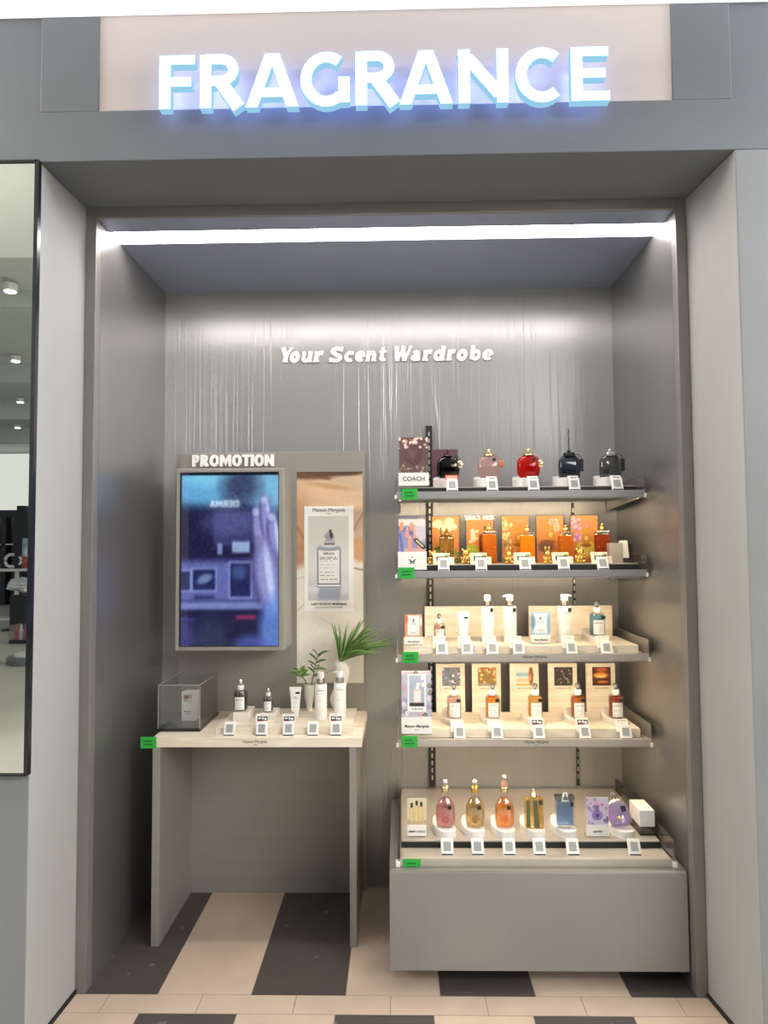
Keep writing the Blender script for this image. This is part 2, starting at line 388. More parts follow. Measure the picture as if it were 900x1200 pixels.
def font_obj(txt, size, mat, parent, loc, name='lettering', align='CENTER', rot=(math.pi / 2, 0, 0), bold=0, ext=.0003, sx=1):
    cu = bpy.data.curves.new('text', 'FONT'); cu.body = txt; cu.size = size; cu.align_x = align; cu.extrude = ext; cu.offset = bold; cu.resolution_u = 3
    to = bpy.data.objects.new('text', cu); C.objects.link(to)
    dg = bpy.context.evaluated_depsgraph_get(); dg.update()
    me = bpy.data.meshes.new_from_object(to.evaluated_get(dg)); bpy.data.objects.remove(to); bpy.data.curves.remove(cu)
    me.materials.clear(); me.materials.append(mat)
    o = bpy.data.objects.new(name, me); C.objects.link(o); o.parent = parent; o.location = loc; o.rotation_euler = rot; o.scale = (sx, 1, 1)
    return o

# ------------------------------------------------------------------ pictures for cards, posters, labels, screens
class Pic:
    def __init__(s, wd, ht, res=.0018, bg=(255, 255, 255), maxn=260):
        s.w, s.h = wd, ht
        s.nx = int(min(maxn, max(6, round(wd / res)))); s.ny = int(min(maxn * 1.6, max(6, round(ht / res))))
        u = np.linspace(0, 1, s.nx + 1); v = np.linspace(0, 1, s.ny + 1); s.U, s.V = np.meshgrid(u, v)
        s.c = np.zeros(s.U.shape + (3,)); s.c[:] = bg
    def mix(s, m, col): m = np.clip(m, 0, 1)[..., None]; s.c = s.c * (1 - m) + np.asarray(col, float) * m; return s
    def rect(s, u0, v0, u1, v1, col, a=1, soft=0):
        if soft:
            f = lambda x: np.clip(x / soft + .5, 0, 1)
            return s.mix(a * f(s.U - u0) * f(u1 - s.U) * f(s.V - v0) * f(v1 - s.V), col)
        return s.mix(a * ((s.U >= u0) & (s.U <= u1) & (s.V >= v0) & (s.V <= v1)), col)
    def ell(s, cu, cv, ru, rv, col, a=1, soft=.12, ang=0):
        x = (s.U - cu) * s.w; y = (s.V - cv) * s.h; ca, sa = math.cos(ang), math.sin(ang)
        d = np.hypot((x * ca + y * sa) / (ru * s.w), (-x * sa + y * ca) / (rv * s.h))
        return s.mix(a * np.clip((1 - d) / soft + .5, 0, 1), col)
    def seg(s, p, q, wd, col, a=1):
        """line from p to q in uv, wd in metres"""
        P = np.array([s.U * s.w, s.V * s.h]); A = np.array([p[0] * s.w, p[1] * s.h]); B = np.array([q[0] * s.w, q[1] * s.h]); d = B - A
        t = np.clip(((P[0] - A[0]) * d[0] + (P[1] - A[1]) * d[1]) / (d @ d), 0, 1)
        r = np.hypot(P[0] - A[0] - t * d[0], P[1] - A[1] - t * d[1])
        return s.mix(a * np.clip((wd / 2 - r) / (wd * .35) + .5, 0, 1), col)
    def vgrad(s, v0, c0, v1, c1, u0=0, u1=1):
        t = np.clip((s.V - v0) / (v1 - v0), 0, 1)[..., None]; g = np.asarray(c0, float) * (1 - t) + np.asarray(c1, float) * t
        m = ((s.V >= min(v0, v1)) & (s.V <= max(v0, v1)) & (s.U >= u0) & (s.U <= u1))[..., None]; s.c = np.where(m, g, s.c); return s
    def noise(s, amp, cell=3):
        n = RNG.rand(s.ny // cell + 2, s.nx // cell + 2)
        iy = np.linspace(0, n.shape[0] - 1.001, s.ny + 1); ix = np.linspace(0, n.shape[1] - 1.001, s.nx + 1)
        y0 = iy.astype(int); x0 = ix.astype(int); fy = (iy - y0)[:, None]; fx = (ix - x0)[None]
        g = n[y0][:, x0] * (1 - fy) * (1 - fx) + n[y0][:, x0 + 1] * (1 - fy) * fx + n[y0 + 1][:, x0] * fy * (1 - fx) + n[y0 + 1][:, x0 + 1] * fy * fx
        s.c = np.clip(s.c + (g - .5)[..., None] * amp, 0, 255); return s
    def lines(s, u0, u1, vs, col=(90, 88, 86), dv=.012, a=.8, seed=0):
        r = random.Random(seed)
        for v in vs:
            u = u0
            while u < u1:
                d = r.uniform(.04, .12); s.rect(u, v - dv, min(u1, u + d), v + dv, col, a); u += d + .03
        return s
    def blur(s, n=1):
        for _ in range(n):
            p = np.pad(s.c, ((1, 1), (1, 1), (0, 0)), 'edge'); s.c = sum(p[i:i + s.c.shape[0], j:j + s.c.shape[1]] for i in range(3) for j in range(3)) / 9
        return s
    def flowers(s, u0, v0, u1, v1, n, rad, cols, seed=1):
        r = random.Random(seed)
        for _ in range(n):
            cu, cv = r.uniform(u0, u1), r.uniform(v0, v1); c = r.choice(cols)
            for k in range(5):
                a = k * 1.257 + r.random(); s.ell(cu + math.cos(a) * rad * .8 * s.h / s.w * .6, cv + math.sin(a) * rad * .6, rad * .62 * s.h / s.w, rad * .62, c, .95, .5)
            s.ell(cu, cv, rad * .25 * s.h / s.w, rad * .25, (240, 220, 150) if sum(c) < 640 else (220, 190, 120), .8)
        return s
def pic_sheet(name, pic, parent, loc=(0, 0, 0), t=.002, rx=0, mat=None, edge=None, curve=None, arcw=None, front=True):
    """printed sheet, bottom centre at loc, facing -y, thickness t behind; curve = radius wraps it round a z axis through loc"""
    nx, ny = pic.nx, pic.ny; w_, h_ = pic.w, pic.h
    X = (pic.U - .5) * w_; Z = pic.V * h_
    if curve: ang = X / curve; PX = curve * np.sin(ang); PY = -curve * np.cos(ang)
    else: PX = X; PY = np.zeros_like(X)
    verts = np.stack([PX, PY, Z], -1).reshape(-1, 3).tolist(); n = nx + 1
    faces = [(j * n + i, j * n + i + 1, (j + 1) * n + i + 1, (j + 1) * n + i) for j in range(ny) for i in range(nx)]
    col = np.concatenate([lin(pic.c.reshape(-1, 3)), np.ones((len(verts), 1))], 1)
    nf = len(faces)
    if t and not curve:
        k = len(verts); verts += [(-w_ / 2, t, 0), (w_ / 2, t, 0), (w_ / 2, t, h_), (-w_ / 2, t, h_)]
        a, b, c_, d = 0, nx, (ny + 1) * n - 1, ny * n
        faces += [(k, k + 3, k + 2, k + 1)]
        k2 = len(verts); verts += [(-w_ / 2, 0, 0), (w_ / 2, 0, 0), (w_ / 2, 0, h_), (-w_ / 2, 0, h_)]
        faces += [(k2, k, k + 1, k2 + 1), (k2 + 1, k + 1, k + 2, k2 + 2), (k2 + 2, k + 2, k + 3, k2 + 3), (k2 + 3, k + 3, k, k2)]
        col = np.concatenate([col, np.ones((8, 4))])
    me = bpy.data.meshes.new(name); me.from_pydata(verts, [], faces)
    at = me.color_attributes.new('Col', 'FLOAT_COLOR', 'POINT'); at.data.foreach_set('color', col.astype(np.float32).ravel())
    me.materials.append(mat or M['print']); me.materials.append(edge or M['paper'])
    idx = np.zeros(len(faces), np.int32); idx[nf:] = 1; me.polygons.foreach_set('material_index', idx)
    if curve: me.polygons.foreach_set('use_smooth', [True] * len(faces))
    o = bpy.data.objects.new(name, me); C.objects.link(o); o.location = loc; o.rotation_euler = (rx, 0, 0)
    if parent: o.parent = parent
    return o

# ================================================================== THE SETTING
XL, XR, D, H = -.968, .968, .695, 2.5325      # niche inside
RY = -.2965                                    # front plane of fascia and pillars
HS = 2.5694                                    # soffit height
# floor: laid tiles in the niche and threshold, polished concrete in the hall
fb = MB()
g = .0012
fb.box(-1.03, 1.05, -1.3, D, -.03, -.0015, 2)
for k in range(-2, 8):                          # long niche tiles
    x0 = -.737 + .3 * (k - 0); x1 = x0 + .3
    x0 = max(x0, -1.02); x1 = min(x1, 1.04)
    if x1 - x0 < .01: continue
    fb.box(x0 + g, x1 - g, -.013 + g, D, -.03, 0, 0 if k % 2 == 0 else 1)
for k in range(-3, 8):                          # threshold row, all beige
    x0 = max(-1.02, -.59 + .298 * k + .0); x1 = min(1.04, -.59 + .298 * (k + 1))
    if x1 - x0 < .01: continue
    fb.box(x0 + g, x1 - g, -.105 + g, -.013 - g, -.03, 0, 0)
for r in range(4):
    for k in range(-3, 8):
        x0 = max(-1.02, -.762 + .3 * k); x1 = min(1.04, -.762 + .3 * (k + 1))
        if x1 - x0 < .01: continue
        fb.box(x0 + g, x1 - g, -.105 - .3 * (r + 1) + g, -.105 - .3 * r - g, -.03, 0, 1 if (k + r) % 2 == 0 else 0)
struct('floor', fb, [M['tile_light'], M['tile_dark'], M['grout']], 'beige and charcoal tiled floor of the niche and its threshold', 'floor')
fb = MB(); fb.box(-14, 14, -22, -1.3, -.03, 0); fb.box(-14, -1.03, -1.3, RY, -.03, 0); fb.box(1.05, 14, -1.3, RY, -.03, 0)
struct('floor_hall', fb, M['concrete'], 'polished grey concrete floor of the hall, seen in the mirror', 'floor')
struct('wall_back', MB().box(-1.03, 1.03, D, D + .05, 0, 2.6), M['vinyl'], 'grey back wall of the niche with wrinkled glossy film', 'wall')
struct('wall_left', MB().box(XL - .035, XL, .03, D, 0, 2.6), M['niche_side'], 'dark satin metal panel on the left side of the niche', 'wall')
struct('wall_right', MB().box(XR, XR + .035, .03, D, 0, 2.6), M['niche_side'], 'dark satin metal panel on the right side of the niche', 'wall')
cb = MB(); cb.box(XL, XR, .0, .095, H, H + .04); cb.box(XL, XR, .195, D, H, H + .04); cb.box(XL, XR, .095, .195, H + .02, H + .04)
struct('ceiling', cb, M['niche_ceiling'], 'dark grey ceiling panel over the niche', 'ceiling')
t = thing('ceiling_light', 'long white light strip glowing across the top of the niche', 'light', (0, .145, H + .012))
MB().box(-.958, .958, -.046, .046, -.008, .003).build('diffuser', M['strip'], t)
MB().box(-.966, .966, -.049, .049, .003, .008).build('channel', M['steel'], t)
struct('trim_1', MB().box(-1.0035, XL, -.012, .03, 0, HS), M['frame'], 'grey metal jamb on the left of the niche', 'frame', bevel=.0015)
struct('trim_2', MB().box(XR, 1.003, -.012, .03, 0, HS), M['frame'], 'grey metal jamb on the right of the niche', 'frame', bevel=.0015)
struct('trim_3', MB().box(XL, XR, -.012, .0, H, HS), M['frame'], 'grey metal header across the top of the niche', 'frame', bevel=.0015)
# fascia: beam with a recessed sign panel and recessed outer panels
bb = MB(); bb.box(-3.2, 3.2, RY, .0, HS, 2.722); bb.box(-1.018, -.842, RY, .0, 2.722, 3.05); bb.box(.857, 1.028, RY, .0, 2.722, 3.05)
bb.box(-3.2, -1.018, RY + .012, .0, 2.722, 3.05); bb.box(1.028, 3.2, RY + .012, .0, 2.722, 3.05)
struct('wall_front', bb, M['fascia_plaster'], 'grey plaster beam and fascia over the niche', 'wall', bevel=.002)
struct('wall_front_panel', MB().box(-.842, .857, RY + .004, RY + .03, 2.70, 3.05), M['sign_panel'], 'pale pinkish glossy panel behind the lit letters', 'panel')
# pillars
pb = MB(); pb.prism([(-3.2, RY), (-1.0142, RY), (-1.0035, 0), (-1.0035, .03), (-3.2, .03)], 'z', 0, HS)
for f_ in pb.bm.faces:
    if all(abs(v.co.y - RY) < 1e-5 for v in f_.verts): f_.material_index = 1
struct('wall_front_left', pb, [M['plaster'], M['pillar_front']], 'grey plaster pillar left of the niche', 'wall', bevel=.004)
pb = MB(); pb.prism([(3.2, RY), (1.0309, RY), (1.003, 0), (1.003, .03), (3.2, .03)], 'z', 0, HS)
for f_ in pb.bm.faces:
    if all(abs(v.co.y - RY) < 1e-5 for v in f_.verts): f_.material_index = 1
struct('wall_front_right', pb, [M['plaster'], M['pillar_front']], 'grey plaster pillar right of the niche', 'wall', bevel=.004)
struct('baseboard_left', MB().prism([(-1.018, RY - .004), (-1.0142 + .006, RY - .004), (-1.0035 + .006, -.012), (-1.0035, -.012), (-1.0142, RY)], 'z', 0, .012), M['rubber'], 'thin dark joint at the foot of the left pillar', 'baseboard')
struct('baseboard_right', MB().prism([(1.0309, RY), (1.003, -.012), (1.003 - .006, -.012), (1.0309 - .006, RY)], 'z', 0, .012), M['rubber'], 'thin dark joint at the foot of the right pillar', 'baseboard')
# hall ceiling: lowered part before the shop, then stepped bays
hc = MB(); hc.box(-14, 14, -2.0, RY + .06, 3.022, 3.06); hc.box(-14, 14, -2.06, -2.0, 3.022, 4.1)
yy = -2.06
for i, (y1, zb) in enumerate(((-5.2, 3.98), (-8.0, 3.9), (-10.6, 3.86), (-13.2, 3.83), (-21.5, 3.8))):
    hc.box(-14, 14, y1, yy, 4.02, 4.1); hc.box(-14, 14, y1 - .12, y1, zb - .12, 4.1); yy = y1 - .12
struct('ceiling_hall', hc, M['hall_ceiling'], 'white stepped ceiling of the hall', 'ceiling')

t = thing('ceiling_glow_strip', 'long white ceiling strip with an added glow along the fascia', 'light', (0, -.39, 3.012))  # no lamp here: glow added so the plain ceiling reads white
MB().box(-3.0, 3.0, -.09, .09, 0, .006).build('diffuser', M['ceiling_glow'], t); MB().box(-3.02, 3.02, -.105, -.09, -.002, .01).build('edge_rail', M['hall_white'], t)
# ------------------------------------------------------------------ mirror and what it shows of the hall
t = thing('wall_mirror', 'tall mirror in a thin dark frame on the left pillar', 'mirror', (-1.36, RY, .78))
MB().box(-.36, .338, -.012, -.002, .004, 1.781).build('mirror_glass', M['mirror'], t)
fr = MB(); fr.box(-.36, .343, -.018, 0, 1.781, 1.787); fr.box(.338, .350, -.018, 0, 0, 1.787); fr.box(-.36, .343, -.018, 0, -.002, .004)
fr.build('mirror_frame', M['gunmetal'], t)
def hall(px_slope, dist):                      # a spot in the mirrored hall
    yv = CAMP[1] + dist
    return (CAMP[0] + px_slope * dist, 2 * (RY - .012) - yv)
x, y = hall(-.54, 18.2)
struct('wall_hall', MB().box(-14, 14, -20.6, -20.5, 0, 4.1), M['hall_dark'], 'dark far wall of the hall opposite the niche', 'wall')
t = thing('storefront', 'dark shop front with white header given a glow, seen far off in the mirror', 'shop front', (x, y, 0))
MB().box(-2.2, 2.2, -.1, .1, 2.45, 3.92).build('header', emit('glowing_header_panel', (250, 250, 240), .8), t)  # glow put into the header so the white panel looks brightly lit
MB().box(-2.3, 2.3, -.12, .14, 2.28, 2.45).build('beam', M['hall_dark'], t)
for k in range(14):
    xx = -2.1 + k * .32; MB().box(xx, xx + .12, -.2, .05, 0, 2.28).build('rack_slat', M['hall_dark'], t)
for zz in (1.0, 1.55): MB().box(-2.2, 2.2, -.25, .05, zz, zz + .03).build('rack_shelf', M['white'], t)
MB().box(-2.2, 2.2, -.4, -.3, 0, 2.28).build('rack_back', pbr('mid_grey_rack', (150, 147, 143), .6), t)
x, y = hall(-.535, 15.6)
t = thing('column', 'black square column in front of the far shop, seen in the mirror', 'column', (x - .05, y, 0))
MB().box(-.09, .09, -.09, .09, 0, 2.4).build('shaft', M['hall_dark'], t); MB().box(-.14, .14, -.14, .14, 0, .08).build('foot', M['hall_dark'], t)
x, y = hall(-.531, 15.2)
t = thing('poster_stand', 'blue and red poster on a stand, seen in the mirror', 'poster', (x + .1, y, .95))
p = Pic(.42, .72, .01, (170, 190, 205)).rect(0, .0, 1, .45, (190, 90, 80)).ell(.5, .6, .4, .2, (235, 238, 240)).ell(.4, .35, .3, .12, (225, 200, 190)).noise(60, 3)
pic_sheet('picture', p, t, rx=0).rotation_euler = (0, 0, math.pi)
MB().tube([(0, -.03, -.95), (0, -.03, .1)], .012).build('pole', M['silver'], t); MB().lathe([(.16, 0), (.16, .015), (.03, .03)], (0, -.03, -.95)).build('foot', M['silver'], t)
x, y = hall(-.552, 14.5)
t = thing('display_ledge', 'white display ledge with legs, seen in the mirror', 'table', (x, y, 0))
MB().box(-.7, .28, -.2, .2, .98, 1.03).build('ledge_top', M['white'], t)
for sx in (-.5, .1): MB().box(sx - .03, sx + .03, -.03, .03, .02, .98).build('leg', M['white'], t)
MB().box(-.7, .5, -.26, .26, 0, .03).build('foot_plate', M['white'], t)
t = thing('ring_ornament', 'white open ring ornament standing on the ledge in the mirror', 'ornament', (x - .02, y, 1.195))
rg = MB(); rg.tube([(math.cos(a) * .13, 0, math.sin(a) * .13) for a in np.linspace(1.2, 5.1, 14)], .03); rg.build('ring', M['white'], t, smooth=True)
rg = MB(); rg.tube([(.1 + math.cos(a) * .1, 0, math.sin(a) * .1) for a in np.linspace(-.9, .9, 8)], .025); rg.build('ring_end', M['white'], t, smooth=True)
x, y = hall(-.535, 12.5)
t = thing('pedestal', 'black pedestal under a crumpled white sheet, seen in the mirror', 'pedestal', (x, y, 0))
MB().box(-.16, .12, -.16, .16, .0, .62).build('column_body', M['hall_dark'], t, bevel=.01); MB().box(-.26, .26, -.22, .22, .0, .03).build('foot_plate', M['hall_dark'], t)
bm = bmesh.new(); bmesh.ops.create_icosphere(bm, subdivisions=4, radius=.2)
for v in bm.verts:
    q = v.co.copy(); k = 1 + .22 * math.sin(q.x * 33 + q.z * 20) * math.cos(q.y * 27 - q.x * 14) + .1 * math.sin(q.z * 60 + q.y * 30)
    v.co = Vector((q.x * 1.5 * k, q.y * k, q.z * .62 * k))
tag(mesh_obj('crumpled_sheet', bm, M['white'], loc=(x + .05, y, .80), smooth=True), 'crumpled white sheet heaped on the black pedestal in the mirror', 'sheet')
x, y = hall(-.53, 10.8)
t = thing('clear_bin', 'clear bin of red and white bottles on the floor, seen in the mirror', 'bin', (x + .06, y, 0))
MB().box(-.24, .24, -.16, .16, 0, .05).build('bin_base', M['gunmetal'], t)
cbx = MB(); cbx.box(-.24, .24, -.16, -.155, .05, .28); cbx.box(-.24, .24, .155, .16, .05, .28); cbx.box(-.24, -.235, -.155, .155, .05, .28); cbx.box(.235, .24, -.155, .155, .05, .28)
cbx.build('bin_wall', M['acrylic'], t)
for k in range(6):
    b = MB(); b.lathe([(.03, 0), (.032, .14), (.012, .18), (.012, .23)], (-.18 + k * .072, .06, .05), 10); b.build('bottle', M['white'] if k % 2 else pbr('red_bottle', (190, 50, 45), .4), t, smooth=True)
x, y = hall(-.527, 8.9)
t = thing('round_floor_base', 'round grey base standing on the concrete, seen in the mirror', 'base', (x + .1, y, 0))
MB().lathe([(.33, 0), (.335, .03), (.335, .075), (.31, .095)], (0, 0, 0), 36).build('body', pbr('grey_enamel', (120, 122, 124), .4), t, smooth=True)
MB().lathe([(.25, .0955), (.24, .12), (.12, .125)], (0, 0, 0), 36).build('top_plate', M['white'], t, smooth=True)
for i, (sl, d, zz) in enumerate(((-.563, 6.6, 3.9), (-.553, 9.2, 3.93), (-.545, 11.8, 3.93), (-.548, 14.3, 3.93), (-.5, 9.2, 3.93))):
    x, y = hall(sl, d)
    t = thing('downlight', ('nearest', 'second', 'third', 'farthest', 'rightmost')[i] + ' round downlight under the hall ceiling in the mirror', 'light', (x, y, zz), 0, 'downlights of the hall ceiling')
    MB().lathe([(.055, 0), (.062, .0), (.062, .07)], (0, 0, 0), 18).build('can', M['white'], t, smooth=True)
    MB().lathe([(.05, -.006), (.05, .0)], (0, 0, 0), 18).build('lamp', M['downlight'], t)
# lit signs on the far side: they show reversed in the video screen and in an acrylic sheet
def far_sign(txt, label, xc, y, z0, h, mat, wd):
    t = thing('shop_sign', label, 'sign', (xc, y, z0))
    tot = sum(wd) + .14 * h * (len(txt) - 1); x = tot / 2
    for ch, W in zip(txt, wd):
        if ch != ' ':
            o = letter(ch, 0, W, 0, h, -.03, 0, mat, t, s=.16); o.rotation_euler = (0, 0, math.pi); o.location.x = x
        x -= W + .14 * h
    return t

# ================================================================== SIGNS OF THE NICHE
t = thing('lit_sign', 'large lit white FRAGRANCE letters on the fascia', 'sign', (0, RY, 2.71))
for ch, x0, x1 in (('F', -.650, -.545), ('R', -.530, -.396), ('A', -.395, -.240), ('G', -.235, -.090), ('R', -.073, .061), ('A', .055, .210), ('N', .227, .372), ('C', .392, .533), ('E', .553, .664)):
    k_ = .982; xa = .0423 + (x0 - .0423) * k_; letter(ch, xa, (x1 - x0) * k_, -.029, .159, -.066, -.040, [M['sign_face'], M['sign_side'], M['sign_halo']], t, s=.208, mi_side=1, mi_back=2)
# raised heading on the back wall: heavy slanted slab lettering drawn letter by letter
def slab(ch):
    s = .26; x = .72                               # stem weight, x-height (cap height 1)
    if ch == 'Y': return 1.0, [([(.14, 1), (.5, .45)], .27), ([(.9, 1), (.52, .45)], .17), ([(.5, .5), (.5, 0)], .27), ([(0, .95), (.36, .95)], .1), ([(.7, .95), (1.05, .95)], .1), ([(.3, .05), (.74, .05)], .1)]
    if ch == 'o': return .8, [(arc(.4, x / 2, .27, x / 2 - .09, 0, 360, 20), .24)]
    if ch == 'u': return .92, [([(.18, x), (.18, .3)] + arc(.4, .28, .22, .2, 180, 330, 8), .22), ([(.7, x), (.7, 0)], .25), ([(0, x - .05), (.22, x - .05)], .1), ([(.5, x - .05), (.75, x - .05)], .1), ([(.7, .05), (.92, .05)], .1)]
    if ch == 'r': return .72, [([(.2, 0), (.2, x)], .25), ([(.24, x * .6), (.4, x - .1), (.66, x - .12)], [.16, .22, .26]), ([(0, x - .05), (.24, x - .05)], .1), ([(.0, .05), (.46, .05)], .1)]
    if ch == 'S': return .95, [(arc(.5, .73, .33, .18, 25, 270, 12)[:-1] + arc(.46, .27, .34, .19, 90, -155, 12), .23), ([(.84, .7), (.84, 1)], .1), ([(.1, .0), (.1, .3)], .1)]
    if ch == 'c': return .76, [(arc(.42, x / 2, .3, x / 2 - .1, 50, 310, 16), .22), ([(.64, x - .24), (.64, x - .04)], .14)]
    if ch == 'e': return .78, [(arc(.41, x / 2, .3, x / 2 - .1, 0, 318, 18), .22), ([(.15, x / 2), (.75, x / 2)], .1)]
    if ch == 'n': return .95, [([(.2, 0), (.2, x)], .24), ([(.24, x * .6), (.42, x - .12), (.6, x - .12), (.7, x - .28), (.7, 0)], [.15, .2, .22, .24, .25]), ([(0, x - .05), (.24, x - .05)], .1), ([(0, .05), (.4, .05)], .1), ([(.58, .05), (.95, .05)], .1)]
    if ch == 't': return .62, [([(.25, .95), (.25, .22), (.38, .1), (.6, .12)], [.2, .24, .2, .14]), ([(0, x - .05), (.58, x - .05)], .12)]
    if ch == 'W': return 1.5, [([(.18, 1), (.42, 0)], .27), ([(.42, 0), (.76, .95)], .16), ([(.72, 1), (1.0, 0)], .27), ([(1.0, 0), (1.38, 1)], .15), ([(0, .95), (.38, .95)], .1), ([(.56, .95), (.9, .95)], .1), ([(1.2, .95), (1.52, .95)], .1)]
    if ch == 'a': return .9, [([(.14, x - .2), (.3, x - .09), (.5, x - .12), (.58, x - .28), (.58, .12), (.82, .08)], [.2, .18, .22, .25, .25, .14]), (arc(.36, .22, .22, .13, 0, 360, 14), .2)]
    if ch == 'd': return .98, [(arc(.38, x / 2, .25, x / 2 - .1, 0, 360, 18), .22), ([(.7, 1), (.7, 0)], .25), ([(.5, .95), (.74, .95)], .1), ([(.7, .05), (.95, .05)], .1)]
    if ch == 'b': return .88, [(arc(.52, x / 2, .25, x / 2 - .1, 0, 360, 18), .22), ([(.2, 1), (.2, .06)], .25), ([(0, .95), (.24, .95)], .1)]
t = thing('wall_heading', 'raised white words Your Scent Wardrobe on the wrinkled back wall', 'sign', (0, D, 2.219))
def zx(px): return -.469 + (px - 25) / (862 - 25) * .925
hx = [('Y', 25, 78), ('o', 66, 108), ('u', 110, 160), ('r', 158, 202), ('S', 218, 278), ('c', 279, 322), ('e', 322, 363), ('n', 362, 412), ('t', 411, 449), ('W', 468, 545),
      ('a', 540, 585), ('r', 584, 627), ('d', 627, 681), ('r', 679, 718), ('o', 718, 764), ('b', 766, 814), ('e', 818, 862)]
for ch, a, b in hx:
    wd, st = slab(ch); x0, x1 = zx(a), zx(b); Hc = .064; sh = .17; sc = (x1 - x0 - sh * Hc * .7) / wd
    mb = MB()
    for i_, (pts, w_) in enumerate(st):
        q = sc / Hc
        stroke(mb, [(p[0] * q, p[1]) for p in pts], [v * 1.12 for v in w_] if isinstance(w_, list) else w_ * 1.12, -.009 - .0005 * i_, -.001, lambda p: (x0 + p[0] * Hc + sh * p[1] * Hc, p[1] * Hc))
    mb.build('letter', M['letter'], t)

# ================================================================== PROMOTION BOARD, SCREEN, POSTER
t = thing('promotion_board', 'tall grey backboard headed PROMOTION behind the left table', 'board', (-.4955, .695, 0))
MB().box(-.3945, .3945, -.028, -.001, 0, 1.826).build('board_panel', M['board'], t, bevel=.001)
tot = 0; wds = dict(P=.70, R=.78, O=.88, M=1.06, T=.74, I=.26, N=.84)
s_ = 'PROMOTION'; gap = .055; total = sum(wds[c] for c in s_) + gap * 8; hh = .05; k = .349 / total; x = -.835 + .4955
for c in s_:
    letter(c, x, wds[c] * k, 1.766, hh, -.040, -.028, M['letter'], t, s=.255); x += (wds[c] + gap) * k
sc = thing('video_screen', 'upright video screen glowing blue in a deep grey housing', 'screen', (-.6255, .667, 1.014))
hb = MB(); x0, x1, z0, z1 = -.2175, .2175, 0, .722
hb.box(x0, x1, -.205, 0, z0, z1); hb.build('housing', M['housing'], sc, bevel=.006, seg=3)
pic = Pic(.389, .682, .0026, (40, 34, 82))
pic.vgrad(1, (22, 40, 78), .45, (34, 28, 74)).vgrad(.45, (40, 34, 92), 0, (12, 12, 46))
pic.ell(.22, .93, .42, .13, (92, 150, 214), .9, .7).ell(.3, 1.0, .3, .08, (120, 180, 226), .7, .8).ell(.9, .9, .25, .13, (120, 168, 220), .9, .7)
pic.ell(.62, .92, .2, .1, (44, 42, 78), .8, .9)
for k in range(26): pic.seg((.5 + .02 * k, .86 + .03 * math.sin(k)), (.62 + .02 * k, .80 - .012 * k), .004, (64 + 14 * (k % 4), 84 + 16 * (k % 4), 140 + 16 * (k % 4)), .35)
pic.rect(0, .47, .75, .80, (24, 20, 58), .8, .05).ell(.5, .71, .26, .075, (96, 88, 160), .5, .8).rect(.34, .57, .73, .78, (84, 80, 150), .42, .04)  # these blocks and the bands below paint in the opposite shop's reflection
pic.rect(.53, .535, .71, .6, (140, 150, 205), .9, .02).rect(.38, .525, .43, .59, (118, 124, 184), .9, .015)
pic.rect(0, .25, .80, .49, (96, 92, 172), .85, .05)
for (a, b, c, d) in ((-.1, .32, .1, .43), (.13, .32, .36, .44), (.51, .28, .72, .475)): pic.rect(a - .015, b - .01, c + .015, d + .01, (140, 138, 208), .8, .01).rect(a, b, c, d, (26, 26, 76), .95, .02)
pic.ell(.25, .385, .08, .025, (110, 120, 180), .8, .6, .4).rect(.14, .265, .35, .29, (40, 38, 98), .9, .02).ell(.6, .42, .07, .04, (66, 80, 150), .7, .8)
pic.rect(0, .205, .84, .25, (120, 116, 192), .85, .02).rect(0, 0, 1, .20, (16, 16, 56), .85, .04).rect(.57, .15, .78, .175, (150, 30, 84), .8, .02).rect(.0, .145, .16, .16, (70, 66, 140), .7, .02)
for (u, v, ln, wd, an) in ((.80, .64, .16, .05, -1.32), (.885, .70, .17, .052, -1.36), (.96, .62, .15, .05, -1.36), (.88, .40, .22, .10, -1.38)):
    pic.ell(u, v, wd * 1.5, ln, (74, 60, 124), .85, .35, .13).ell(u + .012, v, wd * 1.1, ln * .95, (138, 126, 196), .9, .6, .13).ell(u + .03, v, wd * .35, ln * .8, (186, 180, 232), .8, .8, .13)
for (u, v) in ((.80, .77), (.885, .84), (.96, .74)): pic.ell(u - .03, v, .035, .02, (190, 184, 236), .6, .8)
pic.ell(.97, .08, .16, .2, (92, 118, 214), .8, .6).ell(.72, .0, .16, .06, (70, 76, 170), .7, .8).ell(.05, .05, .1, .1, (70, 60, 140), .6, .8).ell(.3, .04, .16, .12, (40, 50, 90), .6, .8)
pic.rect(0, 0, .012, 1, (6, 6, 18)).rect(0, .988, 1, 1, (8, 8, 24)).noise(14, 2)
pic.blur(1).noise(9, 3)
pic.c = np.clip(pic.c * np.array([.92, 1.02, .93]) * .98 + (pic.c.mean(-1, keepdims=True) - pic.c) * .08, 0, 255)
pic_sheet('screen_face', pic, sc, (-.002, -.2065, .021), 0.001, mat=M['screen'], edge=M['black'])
b = MB()
for q in ((-.199, -.1965, .018, .706), (.1925, .195, .018, .706)): b.box(q[0], q[1], -.2068, -.2052, q[2], q[3])
for q in ((.018, .0205), (.7035, .706)): b.box(-.199, .195, -.2068, -.2052, q[0], q[1])
b.build('bezel', M['black'], sc)
